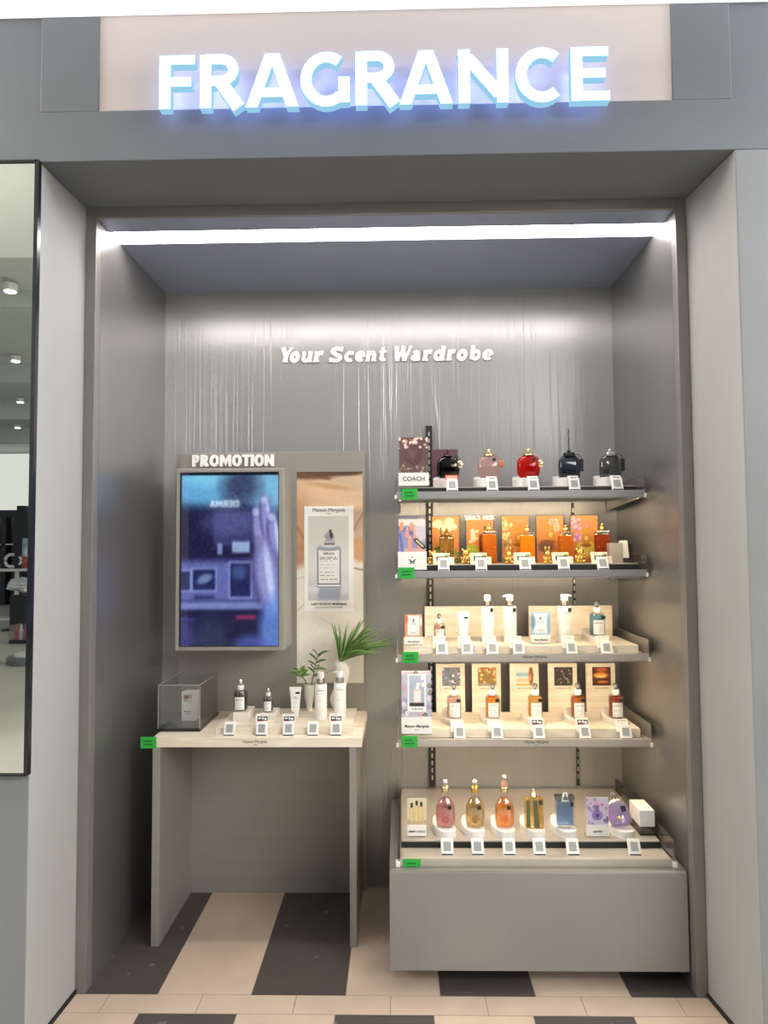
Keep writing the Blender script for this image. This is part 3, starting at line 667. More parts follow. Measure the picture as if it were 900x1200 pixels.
# poster
pt = thing('poster', 'tall poster of a clear perfume bottle over a bare shoulder and white sheets', 'poster', (-.249, .665, .851))
p = Pic(.28, .889, .0025, (226, 221, 212))
p.vgrad(.62, (214, 206, 196), 1, (198, 172, 146))
p.ell(.35, .80, .75, .17, (194, 164, 134), 1, .35).ell(.25, .84, .4, .09, (214, 182, 146), .8, .8).ell(.05, .72, .22, .16, (186, 140, 104), .7, .7)
p.ell(.75, .88, .6, .05, (222, 188, 154), .8, .6, -.3).ell(.2, 1.0, .5, .035, (92, 62, 44), 1, .5).ell(.75, 1.0, .3, .02, (80, 54, 40), 1, .5)
p.seg((.0, .99), (.5, .965), .01, (110, 76, 54), .8).ell(.98, .63, .2, .06, (206, 158, 116), 1, .4, .5).ell(.02, .60, .3, .05, (170, 122, 90), .8, .7, .5).seg((0, .74), (.16, .65), .012, (150, 108, 82), .7).ell(.5, .93, .35, .012, (176, 134, 100), .6, .8, -.15).ell(.7, .82, .3, .02, (232, 202, 170), .6, .9, .3).seg((.86, .54), (1, .53), .006, (120, 84, 60), .9).seg((.86, .72), (1, .80), .004, (120, 90, 70), .8)
p.rect(0, 0, 1, .50, (228, 224, 216), .9, .12)
for (a, b, cc) in (((0, .49), (.15, .50), 0), ((.35, .31), (.75, .22), 0), ((0, .62), (.13, .61), 0), ((.85, .12), (1, .15), 0), ((.2, .02), (.6, .07), 0), ((0, .34), (.12, .37), 0)): p.seg(a, b, .004, (170, 160, 148), .7)
p.ell(.55, .28, .3, .03, (196, 190, 181), .5, .9, -.2).ell(.3, .15, .4, .05, (214, 209, 201), .6, .9, .3).noise(8, 3)
p.blur(1)
pic_sheet('picture', p, pt, t=.003)
cd = Pic(.209, .443, .0017, (238, 237, 234))
cd.rect(.08, .1, .9, .905, (206, 207, 206)).vgrad(.1, (188, 192, 200), .4, (214, 214, 212), .08, .9).vgrad(.4, (214, 214, 212), .905, (200, 200, 198), .08, .9)
cd.rect(.27, .105, .73, .23, (140, 150, 176), .8, .06).rect(.08, .18, .3, .23, (225, 226, 226), .8, .05).rect(.75, .17, .9, .3, (222, 223, 224), .8, .05)
cd.rect(.26, .225, .74, .60, (132, 140, 160)).rect(.285, .25, .715, .6, (214, 216, 219)).rect(.30, .27, .70, .575, (226, 227, 227)).rect(.27, .235, .73, .25, (240, 242, 246)).rect(.27, .25, .73, .262, (90, 100, 126))
cd.ell(.5, .6, .24, .03, (150, 156, 170), 1, .2).ell(.5, .625, .17, .02, (206, 208, 210)).rect(.4, .63, .62, .675, (176, 177, 180)).rect(.4, .63, .62, .645, (70, 72, 78), .8).ell(.51, .71, .10, .04, (150, 152, 158), 1, .3).ell(.55, .72, .03, .03, (40, 42, 48)).rect(.5, .74, .56, .775, (70, 72, 78))
cd.lines(.31, .69, (.51, .497), (70, 70, 76), .004, .8, 2).lines(.31, .6, (.475, .44, .41, .37, .34), (120, 120, 124), .003, .8, 3).lines(.34, .66, (.30,), (80, 80, 84), .004, .8, 4)
cdo = pic_sheet('picture_card', cd, pt, (-.0035, -.0022, .299), .0015)
font_obj('Maison Margiela', .0215, M['ink'], pt, (-.0035, -.0035, .719)); font_obj('PARIS', .008, M['ink'], pt, (-.0035, -.0035, .707))
font_obj('REPLICA', .0125, M['ink'], pt, (-.004, -.0035, .537), bold=.0004)
font_obj('LAZY SUNDAY MORNING', .0128, M['ink'], pt, (-.0035, -.0035, .325), bold=.0003)
font_obj('LILY OF THE VALLEY, IRIS & WHITE MUSK', .0062, M['ink'], pt, (-.0035, -.0035, .313), bold=.0001)

# ================================================================== LEFT DISPLAY TABLE
DT = .735
t = thing('display_table', 'grey panel table with pale birch top in front of the promotion board', 'table', (-.475, .25, 0))
MB().box(-.38, .38, 0, .4165, DT - .034, DT).build('worktop', M['wood'], t, bevel=.0015)
MB().box(-.378, -.350, .004, .4165, 0, DT - .034).build('side_panel', M['board'], t, bevel=.001)
MB().box(.334, .358, .004, .4165, 0, DT - .034).build('side_panel', M['board'], t, bevel=.001)
MB().box(-.350, .334, .400, .4165, 0, DT - .034).build('back_panel', M['board'], t)
font_obj('Maison Margiela', .0135, M['ink'], t, (-.005, -.0005, DT - .018)); font_obj('PARIS', .005, M['ink'], t, (-.005, -.0005, DT - .0265))

def green_tag(label, loc):
    t = thing('shelf_label', label, 'label', loc, 0, 'green shelf labels')
    MB().box(-.029, .029, 0, .003, 0, .041).build('plate', M['green'], t, bevel=.001)
    ln = MB(); r = random.Random(3)
    for zz, a, b in ((.024, -.017, .012), (.012, -.018, .014)):
        x = a
        while x < b:
            d = r.uniform(.003, .006); ln.box(x, x + d, -.0006, 0, zz, zz + .0055); x += d + .0015
    ln.build('print_lines', M['green_ink'], t)
    return t
green_tag('green label on the left front corner of the birch table', (-.865, .243, .699))

# platform on the table
t = thing('riser_board', 'low pale birch riser board on the left table', 'riser', (-.39, .30, DT))
MB().box(-.245, .255, 0, .31, 0, .024).build('board', M['wood'], t, bevel=.001)
RZ = DT + .024

# ---- price tags
def badge(p, u0, v0, u1, v1):
    p.rect(u0, v0, u1, v1, (22, 22, 24)); w_, h_ = u1 - u0, v1 - v0
    p.ell(u0 + w_ * .25, v0 + h_ * .55, w_ * .16, h_ * .22, (240, 240, 240)).ell(u0 + w_ * .27, v0 + h_ * .5, w_ * .07, h_ * .1, (22, 22, 24)).rect(u0 + w_ * .48, v0 + h_ * .3, u0 + w_ * .6, v0 + h_ * .8, (240, 240, 240)).ell(u0 + w_ * .78, v0 + h_ * .45, w_ * .13, h_ * .25, (240, 240, 240))
    p.rect(u0, v0 - h_ * .3, u0 + w_ * .55, v0, (222, 120, 120)); return p
def make_tag(label, cat_loc, card=None, group=None, lean=-.42):
    t = thing('price_tag', label, 'price tag', cat_loc, 0, group)
    hold = MB(); hold.box(-.021, .021, .0, .009, -.001, .0525)
    bd = hold.build('body', M['white'], t, bevel=.003, seg=3, rot=(lean, 0, 0))
    MB().box(-.0125, .0125, -.0006, .002, .013, .042).build('screen', M['lcd'], bd)
    MB().box(-.019, .019, .0005, .012, 0, .0045).build('foot', M['black'], t, bevel=.001)
    if card == 'plain':
        p = Pic(.046, .046, .0012, (238, 234, 226)).lines(.2, .85, (.86,), (90, 88, 86), .02, .8, 5).lines(.2, .8, (.74, .66), (170, 160, 150), .015, .6, 6)
        pic_sheet('info_card', p, t, (-.008, .0215, .022), .001, rx=lean, mat=M['label_print'])
    elif card == 'badge':
        p = Pic(.046, .052, .0009, (238, 234, 226)).lines(.2, .85, (.92,), (90, 88, 86), .015, .8, 5); badge(p, .12, .52, .98, .84)
        pic_sheet('info_card', p, t, (-.004, .0215, .022), .001, rx=lean, mat=M['label_print'])
    elif card == 'wide':
        p = Pic(.062, .05, .0009, (238, 230, 206)).rect(.05, .82, .4, .92, (226, 160, 120), .5).ell(.85, .75, .16, .14, (120, 140, 80), .8, .4); badge(p, .2, .42, .92, .72)
        pic_sheet('info_card', p, t, (-.006, .0215, .018), .001, rx=lean, mat=M['label_print'])
        pp = Pic(.022, .04, .002, (240, 232, 214)).lines(.1, .9, (.8, .7), (190, 160, 150), .02, .6, 3)
        pic_sheet('side_card', pp, t, (.03, .025, .012), .001, rx=lean, mat=M['label_print'])
    elif card == 'red':
        p = Pic(.046, .044, .0012, (240, 92, 62)).lines(.12, .9, (.82, .68), (250, 225, 215), .04, .9, 4)
        pic_sheet('info_card', p, t, (0, .0215, .024), .001, rx=lean, mat=M['label_print'])
    elif card == 'strip':
        p = Pic(.04, .034, .0009, (232, 226, 222)).rect(.3, .66, .5, .84, (40, 34, 34)).rect(.56, .62, .86, .8, (50, 44, 44)).rect(.1, .55, .6, .62, (224, 120, 110), .8)
        pic_sheet('info_card', p, t, (0, .0215, .026), .001, rx=lean, mat=M['label_print'])
    return t
G = 'electronic price tags on the left table'
for x, cd_, lb in ((-.581, None, 'larger bottle of clear perfume on the table'), (-.463, 'badge', 'smaller bottle of clear perfume on the table'), (-.365, 'badge', 'white tube on the table'), (-.2755, None, 'left white pump bottle on the table'), (-.191, 'badge', 'white pump bottle before the wavy vase')):
    make_tag('white electronic price tag in front of the ' + lb, (x, .272, DT), cd_, G)

# ---- bottles of the white-label kind
def label_pic(w_, h_, seed=1):
    p = Pic(w_, h_, .0011, (240, 238, 234))
    p.lines(.2, .8, (.86,), (60, 58, 58), .018, .9, seed).lines(.12, .9, (.76,), (50, 50, 50), .022, .9, seed + 1).lines(.1, .8, (.60, .48, .37, .25, .14), (140, 136, 132), .013, .8, seed + 2)
    return p
def replica(label, glassmat, loc, r=.026, h=.075, liquid=None, rx=0, group=None, sticker=True, rz=0):
    t = thing('perfume_bottle', label, 'perfume bottle', loc, rz, group, rx)
    bd = MB().lathe([(r * .93, 0), (r, .004), (r, h * .86), (r * .94, h * .94), (r * .7, h), (r * .38, h * 1.04)], n=28).build('body', M['g_clear'], t, smooth=True)
    if liquid: MB().lathe([(r * .84, .006), (r * .90, .009), (r * .90, h * .84), (r * .8, h * .9)], n=24).build('liquid', M[liquid], t, smooth=True)
    pic_sheet('label', label_pic(r * 1.5, h * .60), bd, (0, 0, h * .10), 0, curve=r * 1.012, mat=M['label_print'])
    MB().lathe([(r * .44, h * 1.0), (r * .46, h * 1.02), (r * .46, h * 1.2), (r * .42, h * 1.22)], n=18).build('collar', M['white'], t, smooth=True)
    nz = MB(); nz.lathe([(r * .24, h * 1.22), (r * .22, h * 1.30), (r * .34, h * 1.33), (r * .36, h * 1.44), (r * .2, h * 1.5)], n=14); nz.build('sprayer', M['silver'], t, smooth=True)
    if sticker: MB().box(r * .25, r * .8, -r * 1.06, -r * .9, h * .76, h * .88).build('sticker', M['ink'], bd)
    return t
def pump(label, loc, spout=1, r=.0235, h=.135, group=None, sticker=True):
    """spout 1 points left, 0 points to the front"""
    t = thing('pump_bottle', label, 'pump bottle', loc, 0, group)
    bd = MB().lathe([(r * .94, 0), (r, .003), (r, h - .004), (r * .94, h)], n=28).build('body', M['offwhite'], t, smooth=True)
    pic_sheet('label', Pic(r * 1.6, h * .5, .0011, (240, 239, 235)).lines(.3, .75, (.92,), (60, 58, 58), .014, .9, 3).lines(.15, .95, (.82,), (50, 50, 50), .018, .9, 4).lines(.15, .8, (.66, .56, .46, .34, .22), (150, 148, 146), .01, .8, 5), bd, (0, 0, h * .42), 0, curve=r * 1.012, mat=M['label_print'])
    MB().lathe([(r * .68, h), (r * .68, h + .016), (r * .6, h + .018)], n=20).build('collar', M['acrylic_grey'], t, smooth=True)
    hd = MB(); hd.lathe([(r * .3, h + .004), (r * .3, h + .02), (r * .52, h + .022), (r * .55, h + .04), (r * .45, h + .045)], n=16)
    if spout: hd.tube([(0, 0, h + .039), (-.014, 0, h + .041), (-.026, 0, h + .038)], .0048, 8, .0032)
    else: hd.tube([(0, 0, h + .038), (.004, -.014, h + .041), (.006, -.022, h + .037)], .0055, 8, .0035)
    hd.build('pump_head', M['white'], t, smooth=True)
    if sticker: MB().box(r * .3, r * .78, -r * 1.05, -r * .6, h * .86, h * .965).build('sticker', M['ink'], bd)
    return t
def tube_(label, loc, group=None):
    t = thing('lotion_tube', label, 'tube', loc, 0, group)
    MB().lathe([(.0125, 0), (.0135, .002), (.0135, .02), (.013, .021)], n=20).build('cap', M['white'], t, smooth=True)
    rings = []
    for k in range(10):
        q = k / 9; z = .021 + q * .088; a = .0155 + q * .0075; b_ = .0150 * (1 - q ** 1.6) + .001
        rings.append([(math.cos(2 * math.pi * i / 24) * a, math.sin(2 * math.pi * i / 24) * b_, z) for i in range(24)])
    bd = MB().loft(rings).build('body', M['offwhite'], t, smooth=True)
    MB().box(-.0232, .0232, -.0014, .0014, .107, .115).build('crimp', M['offwhite'], t)
    MB().box(.002, .018, -.0085, -.004, .09, .0965).build('sticker', M['ink'], bd)
    pic_sheet('label', Pic(.028, .055, .0011, (240, 239, 235)).lines(.25, .75, (.95,), (80, 80, 80), .014, .9, 3).lines(.2, .85, (.85,), (60, 60, 60), .016, .9, 4).lines(.2, .8, (.7, .6, .5, .4, .25), (160, 158, 156), .01, .8, 5), bd, (0, -.0156, .026), 0, rx=-.055, mat=M['label_print'])
    return t
def block(label, loc, w_, d_, h_, mat='warmwhite', group=None):
    return tag(MB().box(-w_ / 2, w_ / 2, -d_ / 2, d_ / 2, 0, h_).build('display_block', M[mat], loc=loc, bevel=.002), label, 'block', group)
block('larger white block under the larger clear perfume bottle on the table', (-.563, .445, RZ), .062, .115, .034)
block('smaller white block under the smaller clear perfume bottle on the table', (-.464, .455, RZ), .06, .095, .028)
replica('larger clear perfume bottle on a white block on the table', 'g_clear', (-.572, .425, RZ + .034), .027, .079, 'g_smoke', sticker=False)
replica('smaller clear perfume bottle on a white block on the table', 'g_clear', (-.466, .43, RZ + .028), .0195, .060, 'g_smoke', sticker=False)
tube_('white lotion tube standing on the birch riser of the table', (-.366, .465, RZ))
pump('white pump bottle left of the other on the birch riser, nozzle forward', (-.262, .425, RZ), 0, sticker=False)
pump('white pump bottle in front of the wavy white vase on the table', (-.190, .445, RZ), 1, sticker=False)
# display case with a boxed perfume
t = thing('display_case', 'clear acrylic display case on the left end of the birch table', 'display case', (-.783, .335, DT))
cs = MB(); q = .0045
cs.box(-.078, .078, 0, q, .012, .172); cs.box(-.078, .078, .275 - q, .275, .012, .172); cs.box(-.078, -.078 + q, q, .275 - q, .012, .172); cs.box(-.078 + q, .078 - q, q, .275 - q, .172 - q, .172)
cs.build('case_walls', M['acrylic'], t)
MB().box(.078 - q, .078, q, .275 - q, .012, .172).build('grey_side', M['acrylic_grey'], t)  # grey tint put in for the reflections on this clear side
MB().box(-.080, .080, -.002, .277, 0, .012).build('case_base', M['gunmetal'], t, bevel=.001)
ed = MB()
for (a, b_) in ((-.078, 0), (.078, 0), (-.078, .275), (.078, .275)): ed.box(a - .0016, a + .0016, b_ - .0016, b_ + .0016, .012, .172)
for b_ in (0, .275): ed.box(-.078, .078, b_ - .0016, b_ + .0016, .1705, .1735)
for a in (-.078, .078): ed.box(a - .0016, a + .0016, 0, .275, .1705, .1735)
ed.build('polished_edge', clear('edge_acrylic', (200, 196, 192), .3, .1, .45, (205, 200, 196)), t)
t = thing('perfume_box', 'white perfume carton inside the acrylic case', 'box', (-.779, .47, DT + .0125), -.22)
MB().box(-.026, .026, -.024, .024, 0, .112).build('carton', M['paper'], t, bevel=.0008)
p = Pic(.05, .11, .0016, (240, 238, 234)).rect(.14, .66, .84, .9, (196, 168, 140)).ell(.4, .82, .2, .07, (120, 84, 64)).ell(.65, .72, .2, .06, (228, 214, 196)).lines(.2, .8, (.32, .24), (70, 66, 64), .016, .9, 3).lines(.2, .8, (.12,), (150, 150, 150), .01, .8, 4)
pic_sheet('front_print', p, t, (0, -.0248, .001), .0006)

# ---- plants
def leaf_blade(mb, base, dirx, diry, length, width, droop, rise, pale=True, n=7):
    base = Vector(base); prev = None
    hd = Vector((dirx, diry, 0)); hd = hd.normalized() if hd.length > 1e-6 else Vector((1, 0, 0))
    side = Vector((-hd.y, hd.x, 0)); rows = []
    for i in range(n + 1):
        s = i / n
        p = base + hd * (length * math.cos(rise) * s + droop * .25 * s * s) + Vector((0, 0, length * math.sin(rise) * s - droop * s * s))
        wv = width * (math.sin(math.pi * min(1, .12 + .88 * s)) ** .7) * (1 if s < 1 else .02) + .0004
        up = Vector((0, 0, 1)) * .25 * wv
        sd = (side * .75 + Vector((hd.x * -.2, hd.y * -.2, .55))).normalized() if abs(hd.y) < .6 else (side * .9 + Vector((0, 0, .3))).normalized()
        rows.append([p - sd * wv / 2 + up, p - sd * wv * .24, p, p + sd * wv * .24, p + sd * wv / 2 + up])
    R = [[mb.bm.verts.new(q) for q in r] for r in rows]
    for a, b_ in zip(R, R[1:]):
        for k in range(4):
            mb.mi = 1 if (pale and k in (0, 3)) else 0
            mb.f([a[k], a[k + 1], b_[k + 1], b_[k]])
def solid(o, th):
    m = o.modifiers.new('thickness', 'SOLIDIFY'); m.thickness = th; m.offset = 0; return o
t = thing('potted_plant', 'arching grassy spider plant in a wavy white vase on the table', 'plant', (-.197, .56, RZ))
rings = []
for k in range(25):
    q = k / 24; z = q * .198; cx = -.010 * math.sin(q * 6.28) * (1 if q < .9 else .6); a = .027 + .005 * math.sin(q * 9.4 - .6) - .05 * max(0, q - .86); b_ = .019 + .003 * math.sin(q * 6)
    rings.append([(cx + math.cos(2 * math.pi * i / 28) * a, math.sin(2 * math.pi * i / 28) * b_, z) for i in range(28)])
MB().loft(rings).build('vase', M['ceramic'], t, smooth=True)
lf = MB(); r = random.Random(5)
for k in range(46):
    if k < 6: dx, rise, ln_, dr = r.uniform(-.45, -.05), r.uniform(1.1, 1.5), r.uniform(.10, .17), .0
    elif k < 18: dx, rise, ln_, dr = r.uniform(.2, 1), r.uniform(.95, 1.4), r.uniform(.16, .25), r.uniform(.0, .04)
    else: dx, rise, ln_, dr = r.uniform(.6, 1), r.uniform(.45, 1.05), r.uniform(.14, .27), r.uniform(.01, .10)
    leaf_blade(lf, (.002 + r.uniform(-.007, .007), r.uniform(-.005, .005), .197), dx, r.uniform(-.55, .35), ln_, r.uniform(.008, .016), dr, rise)
solid(lf.build('foliage', [M['leaf'], M['leaf_pale']], t, smooth=True), .0005)
t = thing('potted_plant', 'small leafy cuttings in a slim white vase behind the pump bottles', 'plant', (-.325, .57, RZ))
MB().lathe([(.013, 0), (.014, .003), (.0125, .01), (.012, .02), (.0175, .045), (.0205, .075), (.0195, .1), (.021, .104), (.0185, .104), (.0165, .06)], n=26, cap=False).build('vase', M['ceramic'], t, smooth=True)
st = MB(); st.tube([(-.003, 0, .08), (-.015, -.004, .12), (-.038, -.006, .152)], .0028, 7, .0018); st.tube([(.004, 0, .08), (.014, 0, .13), (.026, -.002, .185), (.036, -.002, .222)], .0025, 7, .0012)
st.build('stem', M['stem'], t, smooth=True)
lf = MB(); r = random.Random(9)
for k in range(16):
    a = 2 * math.pi * k / 16 + r.random() * .5; leaf_blade(lf, (-.036 + r.uniform(-.01, .006), -.006, .145 + r.uniform(-.01, .012)), math.cos(a), math.sin(a) * .7 - .2, r.uniform(.035, .05), .015, .004, r.uniform(.2, 1.2))
solid(lf.build('foliage', [M['leaf_dark'], M['leaf_pale']], t, smooth=True), .0005)
lf = MB()
for (z, dx, ln_, rise) in ((.135, 1, .03, .6), (.15, -1, .045, .9), (.165, 1, .05, .2), (.18, -1, .04, .7), (.19, 1, .045, .5), (.2, -1, .05, .9), (.212, 1, .045, .8), (.22, -1, .04, 1.0), (.222, 1, .05, .5), (.175, .3, .04, .4), (.16, -.6, .04, 1.1)):
    q = (z - .08) / .142; leaf_blade(lf, (.004 + q * .032, 0, z), dx, r.uniform(-.5, .2), ln_, .012, .008, rise, False)
solid(lf.build('foliage', [M['leaf_dark'], M['leaf_pale']], t, smooth=True), .0005)

# ================================================================== SHELVES ON THE RIGHT
for i, (x, z1) in enumerate(((.175, 1.934), (.783, 1.60))):
    t = thing('shelf_upright', ('black slotted upright on the left behind the shelves', 'black slotted upright on the right behind the shelves')[i], 'shelf upright', (x, D, .42), 0, 'slotted shelf uprights')
    MB().box(-.014 if i == 0 else -.006, .014 if i == 0 else .006, -.024 if i == 0 else -.006, 0, 0, z1 - .42).build('channel', M['black'], t, bevel=.001)
    sl = MB(); z = .03
    while z < z1 - .45: sl.box(-.0035, .0035, (-.0246 if i == 0 else -.0066), (-.02 if i == 0 else -.004), z, z + .018); z += .03
    sl.build('slots', M['steel'], t)
FY = .27
def shelf(label, zb, zl, wood):
    """zb underside of the front lip, zl top of the lip"""
    t = thing('wall_shelf', label, 'shelf', (.4885, FY, zb), 0, 'grey wall shelves')
    hl = zl - zb
    sb = MB(); sb.box(-.455, .455, 0, .006, 0, hl); sb.box(-.455, .455, .006, .415, hl - .010, hl - .004)
    sb.build('shelf_board', M['shelf_grey'] if not wood else M['tray'], t, bevel=.001)
    ub = MB(); ub.box(-.45, .45, .03, .4, hl - .016, hl - .010); ub.build('under_tray', M['steel'], t)
    for sx in (-1, 1):
        br = MB(); x = sx * .452
        br.prism([(.03, -.006), (.415, -.03), (.415, hl - .017), (.03, hl - .017)], 'x', x - .003 - (.012 if sx > 0 else -.012), x + .003 - (.012 if sx > 0 else -.012)); br.build('bracket', M['steel'], t)
        MB().box(min(x, x + sx * .008), max(x, x + sx * .008), -.004, .012, -.002, .012).build('end_cap', M['white'], t, bevel=.0015)
        ep = MB(); ep.box(min(x, x + sx * .003), max(x, x + sx * .003), .0, .40, hl - .004, hl + .052); ep.build('end_panel', M['acrylic_grey'] if not wood else M['steel'], t)
    led = MB(); led.prism([(.008, .002), (.020, .002), (.022, .010), (.008, .010)], 'x', -.44, .44); led.build('light_strip', M['shelf_led'], t)
    MB().box(-.445, .445, .006, .0079, -.004, .012).build('light_shield', M['shelf_grey'], t)
    return t
shelf('topmost grey wall shelf carrying round bottles', 1.596, 1.621, 0)
shelf('second grey wall shelf from the top with orange cards', 1.306, 1.330, 0)
shelf('third wall shelf from the top with white pump bottles', 1.001, 1.026, 1)
shelf('lowest wall shelf with five framed birch cards', .697, .723, 1)
for (z, txt) in ((1.001, 0), (.697, 0)):
    par = [o for o in bpy.data.objects if o.get('category') == 'shelf' and abs(o.location.z - z) < .001][0]
    font_obj('Maison Margiela', .0135, M['ink'], par, (.045, -.0006, .012)); font_obj('PARIS', .005, M['ink'], par, (.045, -.0006, .004))
R1, R2, R3, R4 = 1.639, 1.352, 1.053, .751
def tray(label, z0, z1, d0, d1, kind):
    t = thing('shelf_riser', label, 'riser', (.487, d0, z0))
    if kind == 'black':
        MB().box(-.435, .435, 0, .004, 0, z1 - z0 - .003).build('front_strip', M['black'], t)
        MB().box(-.435, .435, .004, d1 - d0, 0, z1 - z0 - .003).build('core', M['black'], t)
        MB().box(-.435, .435, 0, d1 - d0, z1 - z0 - .003, z1 - z0).build('top_plate', M['tray'], t)
    else:
        MB().box(-.430, .430, 0, d1 - d0, 0, z1 - z0).build('board', M['wood'], t, bevel=.001)
    return t
tray('black edged riser along the topmost shelf', 1.618, R1, .298, .60, 'black')
tray('black edged riser along the second shelf', 1.327, R2, .298, .60, 'black')
tray('birch riser along the third shelf', 1.023, R3, .305, .57, 'wood')
tray('birch riser along the lowest wall shelf', .720, R4, .305, .57, 'wood')
green_tag('green label at the left end of the topmost shelf', (.084, .2615, 1.590))
green_tag('green label at the left end of the second shelf', (.070, .2615, 1.302))
green_tag('green label at the left end of the third shelf', (.082, .2615, .997))
green_tag('green label at the left end of the lowest wall shelf', (.076, .2615, .696))

# ---- plinth: oval block with a sloping top, open sweep to the back left
def plinth(label, loc, w_=.062, d_=.10, f=.026, b_=.05, mat='warmwhite', group=None, rz=.25):
    t = thing('bottle_plinth', label, 'plinth', loc, rz, group)
    n = 32; lo = []; up = []; up2 = []
    for k in range(n):
        a = 2 * math.pi * k / n; c_, s_ = math.cos(a), math.sin(a)
        x = math.copysign(abs(c_) ** .75, c_) * w_ / 2; y = math.copysign(abs(s_) ** .75, s_) * d_ / 2; q = max(0, (y / d_ + .5 - .6) / .4) ** 1.3
        lo.append((x, y, 0)); up.append((x, y, f + (b_ - f) * q)); up2.append((x * .93, y * .95, f + (b_ - f) * q + .0012))
    MB().loft([lo, up, up2]).build('block', M[mat], t, smooth=True)
    return t
def slope(d_, f, b_): return math.atan2(b_ - f, d_)

# ---- sign holders: picture card above a white name card
def sign_holder(label, loc, w_, h_, pic, name=None, nh=.055, logo=None, group=None, font=.017):
    t = thing('sign_holder', label, 'sign holder', loc, 0, group)
    MB().box(-w_ / 2, w_ / 2, .004, .006, 0, h_).build('back_sheet', M['acrylic'], t)
    MB().box(-w_ / 2, w_ / 2, -.002, .03, 0, .003).build('foot', M['acrylic'], t)
    pic_sheet('picture', pic, t, ((pic.w - w_) / 2 * 0, .0015, h_ - pic.h), .0015)
    nb = MB().box(-w_ / 2, w_ / 2, -.0015, .001, .004, .004 + nh).build('name_card', M['paper'], t)
    if name:
        font_obj(name, font, M['ink'], t, (0, -.0022, nh * .45), bold=.0002)
        if name.startswith('Maison'): font_obj('PARIS', font * .4, M['ink'], t, (0, -.0022, nh * .28))
    return t

# ================================================================== TOP SHELF
rc = random.Random(3)
p = Pic(.108, .134, .0013, (96, 72, 72)); p.flowers(.0, .70, 1, 1, 60, .032, [(236, 226, 220), (222, 200, 196), (200, 160, 154), (120, 60, 56)], 3)
p.ell(.5, .5, .3, .27, (84, 58, 62), 1, .15).ell(.42, .56, .16, .16, (120, 90, 92), .6, .9).rect(.36, .76, .64, .8, (60, 40, 44), .7)
p.flowers(0, .02, 1, .22, 16, .04, [(70, 60, 56), (110, 90, 84), (150, 130, 118)], 5).noise(40, 2)
sign_holder('sign holder with plum flask picture and COACH card on the topmost shelf', (.1, .288, 1.6405), .112, .184, p, 'COACH', .048, font=.023)
bc = Pic(.104, .169, .004, (92, 62, 68)).noise(10, 3)
tag(pic_sheet('backing_card', bc, None, (.231, .50, R1), .003, edge=pbr('mauve_board', (92, 62, 68), .6)), 'plain mauve card standing behind the black round bottle', 'card')
GP = 'white plinths on the topmost shelf'
def round_bottle(label, loc, gl, cap, rx, kind, fob):
    t = thing('perfume_bottle', label, 'perfume bottle', loc, 0, 'pendant bottles on the topmost shelf', rx)
    if kind == 'round':
        prof = [(.022, 0), (.034, .004), (.042, .018), (.0445, .04), (.043, .062), (.036, .078), (.024, .086), (.014, .088)]
        MB().lathe(prof, n=32, sy=.5, e=2.7).build('body', M[gl], t, smooth=True)
        MB().lathe([(.030, .008), (.036, .02), (.0385, .04), (.037, .06), (.028, .074)], n=28, sy=.38, e=2.6).build('liquid', M[gl], t, smooth=True)
        c = MB(); c.lathe([(.016, .088), (.019, .092), (.019, .099), (.012, .104)], n=20); c.sphere((0, 0, .109), .008, 12); c.build('cap', M[cap], t, smooth=True)
        k = MB(); k.lathe([(.021, .087), (.0225, .089), (.021, .092)], n=20); k.build('neck_ring', M[cap], t, smooth=True)
        z = .06
    else:
        prof = [(.036, 0), (.0385, .003), (.0395, .02), (.0395, .058), (.037, .072), (.028, .082), (.016, .086)]
        MB().lathe(prof, n=36, sy=.5, e=4.5).build('body', M[gl], t, smooth=True)
        c = MB(); c.lathe([(.017, .086), (.022, .089), (.022, .096), (.012, .101)], n=20); c.sphere((0, 0, .106), .007, 12); c.build('cap', M[cap], t, smooth=True)
        k = MB(); k.lathe([(.026, .083), (.027, .085), (.024, .088)], n=20); k.build('neck_ring', M[cap], t, smooth=True)
        z = .062
    MB().tube([(.018, -.012, .09), (.034, -.016, .088), (.043, -.014, .078), (.044, -.012, .068)], .0016, 6).build('cord', fob[1], t, smooth=True)
    fo = MB()
    if fob[0] == 'disc': fo.sphere((.045, -.012, .055), .013, 16, 1, .35, 1.15)
    else: fo.box(.037, .052, -.016, -.008, .024, .072)
    fo.build('pendant', fob[2], t, smooth=fob[0] == 'disc', bevel=0 if fob[0] == 'disc' else .002)
    MB().box(.012, .024, -.0205, -.0175, .066, .078).build('sticker', M['ink'], t)
    return t
PF, PB = .038, .052; sl1 = slope(.09, PF, PB)
tanl = pbr('tan_leather', (176, 104, 72), .5); pinkl = pbr('pink_leather', (206, 132, 124), .5); darkl = pbr('black_leather', (30, 28, 30), .5); goldl = M['palegold']; plum = pbr('plum_lacquer', (74, 34, 40), .3)
M['g_denim'] = clear('glass_denim', (70, 84, 104), .1, .03, .45, (38, 46, 62))
spec = [(.236, 'g_black', plum, 'round', ('disc', darkl, M['palegold']), 'black round bottle before the mauve card', plum),
        (.393, 'g_blush', M['palegold'], 'round', ('disc', tanl, tanl), 'pale pink round bottle with a tan pendant', None),
        (.545, 'g_red', M['palegold'], 'round', ('disc', pinkl, M['palegold']), 'bright red round bottle with a gold cap', None),
        (.701, 'g_denim', M['gunmetal'], 'square', ('tab', darkl, darkl), 'dark blue square bottle with a chain on its cap', None),
        (.858, 'g_smoke', M['silver'], 'square', ('tab', darkl, darkl), 'smoky clear square bottle with a silver cap and black tab', None)]
M['plum'] = plum
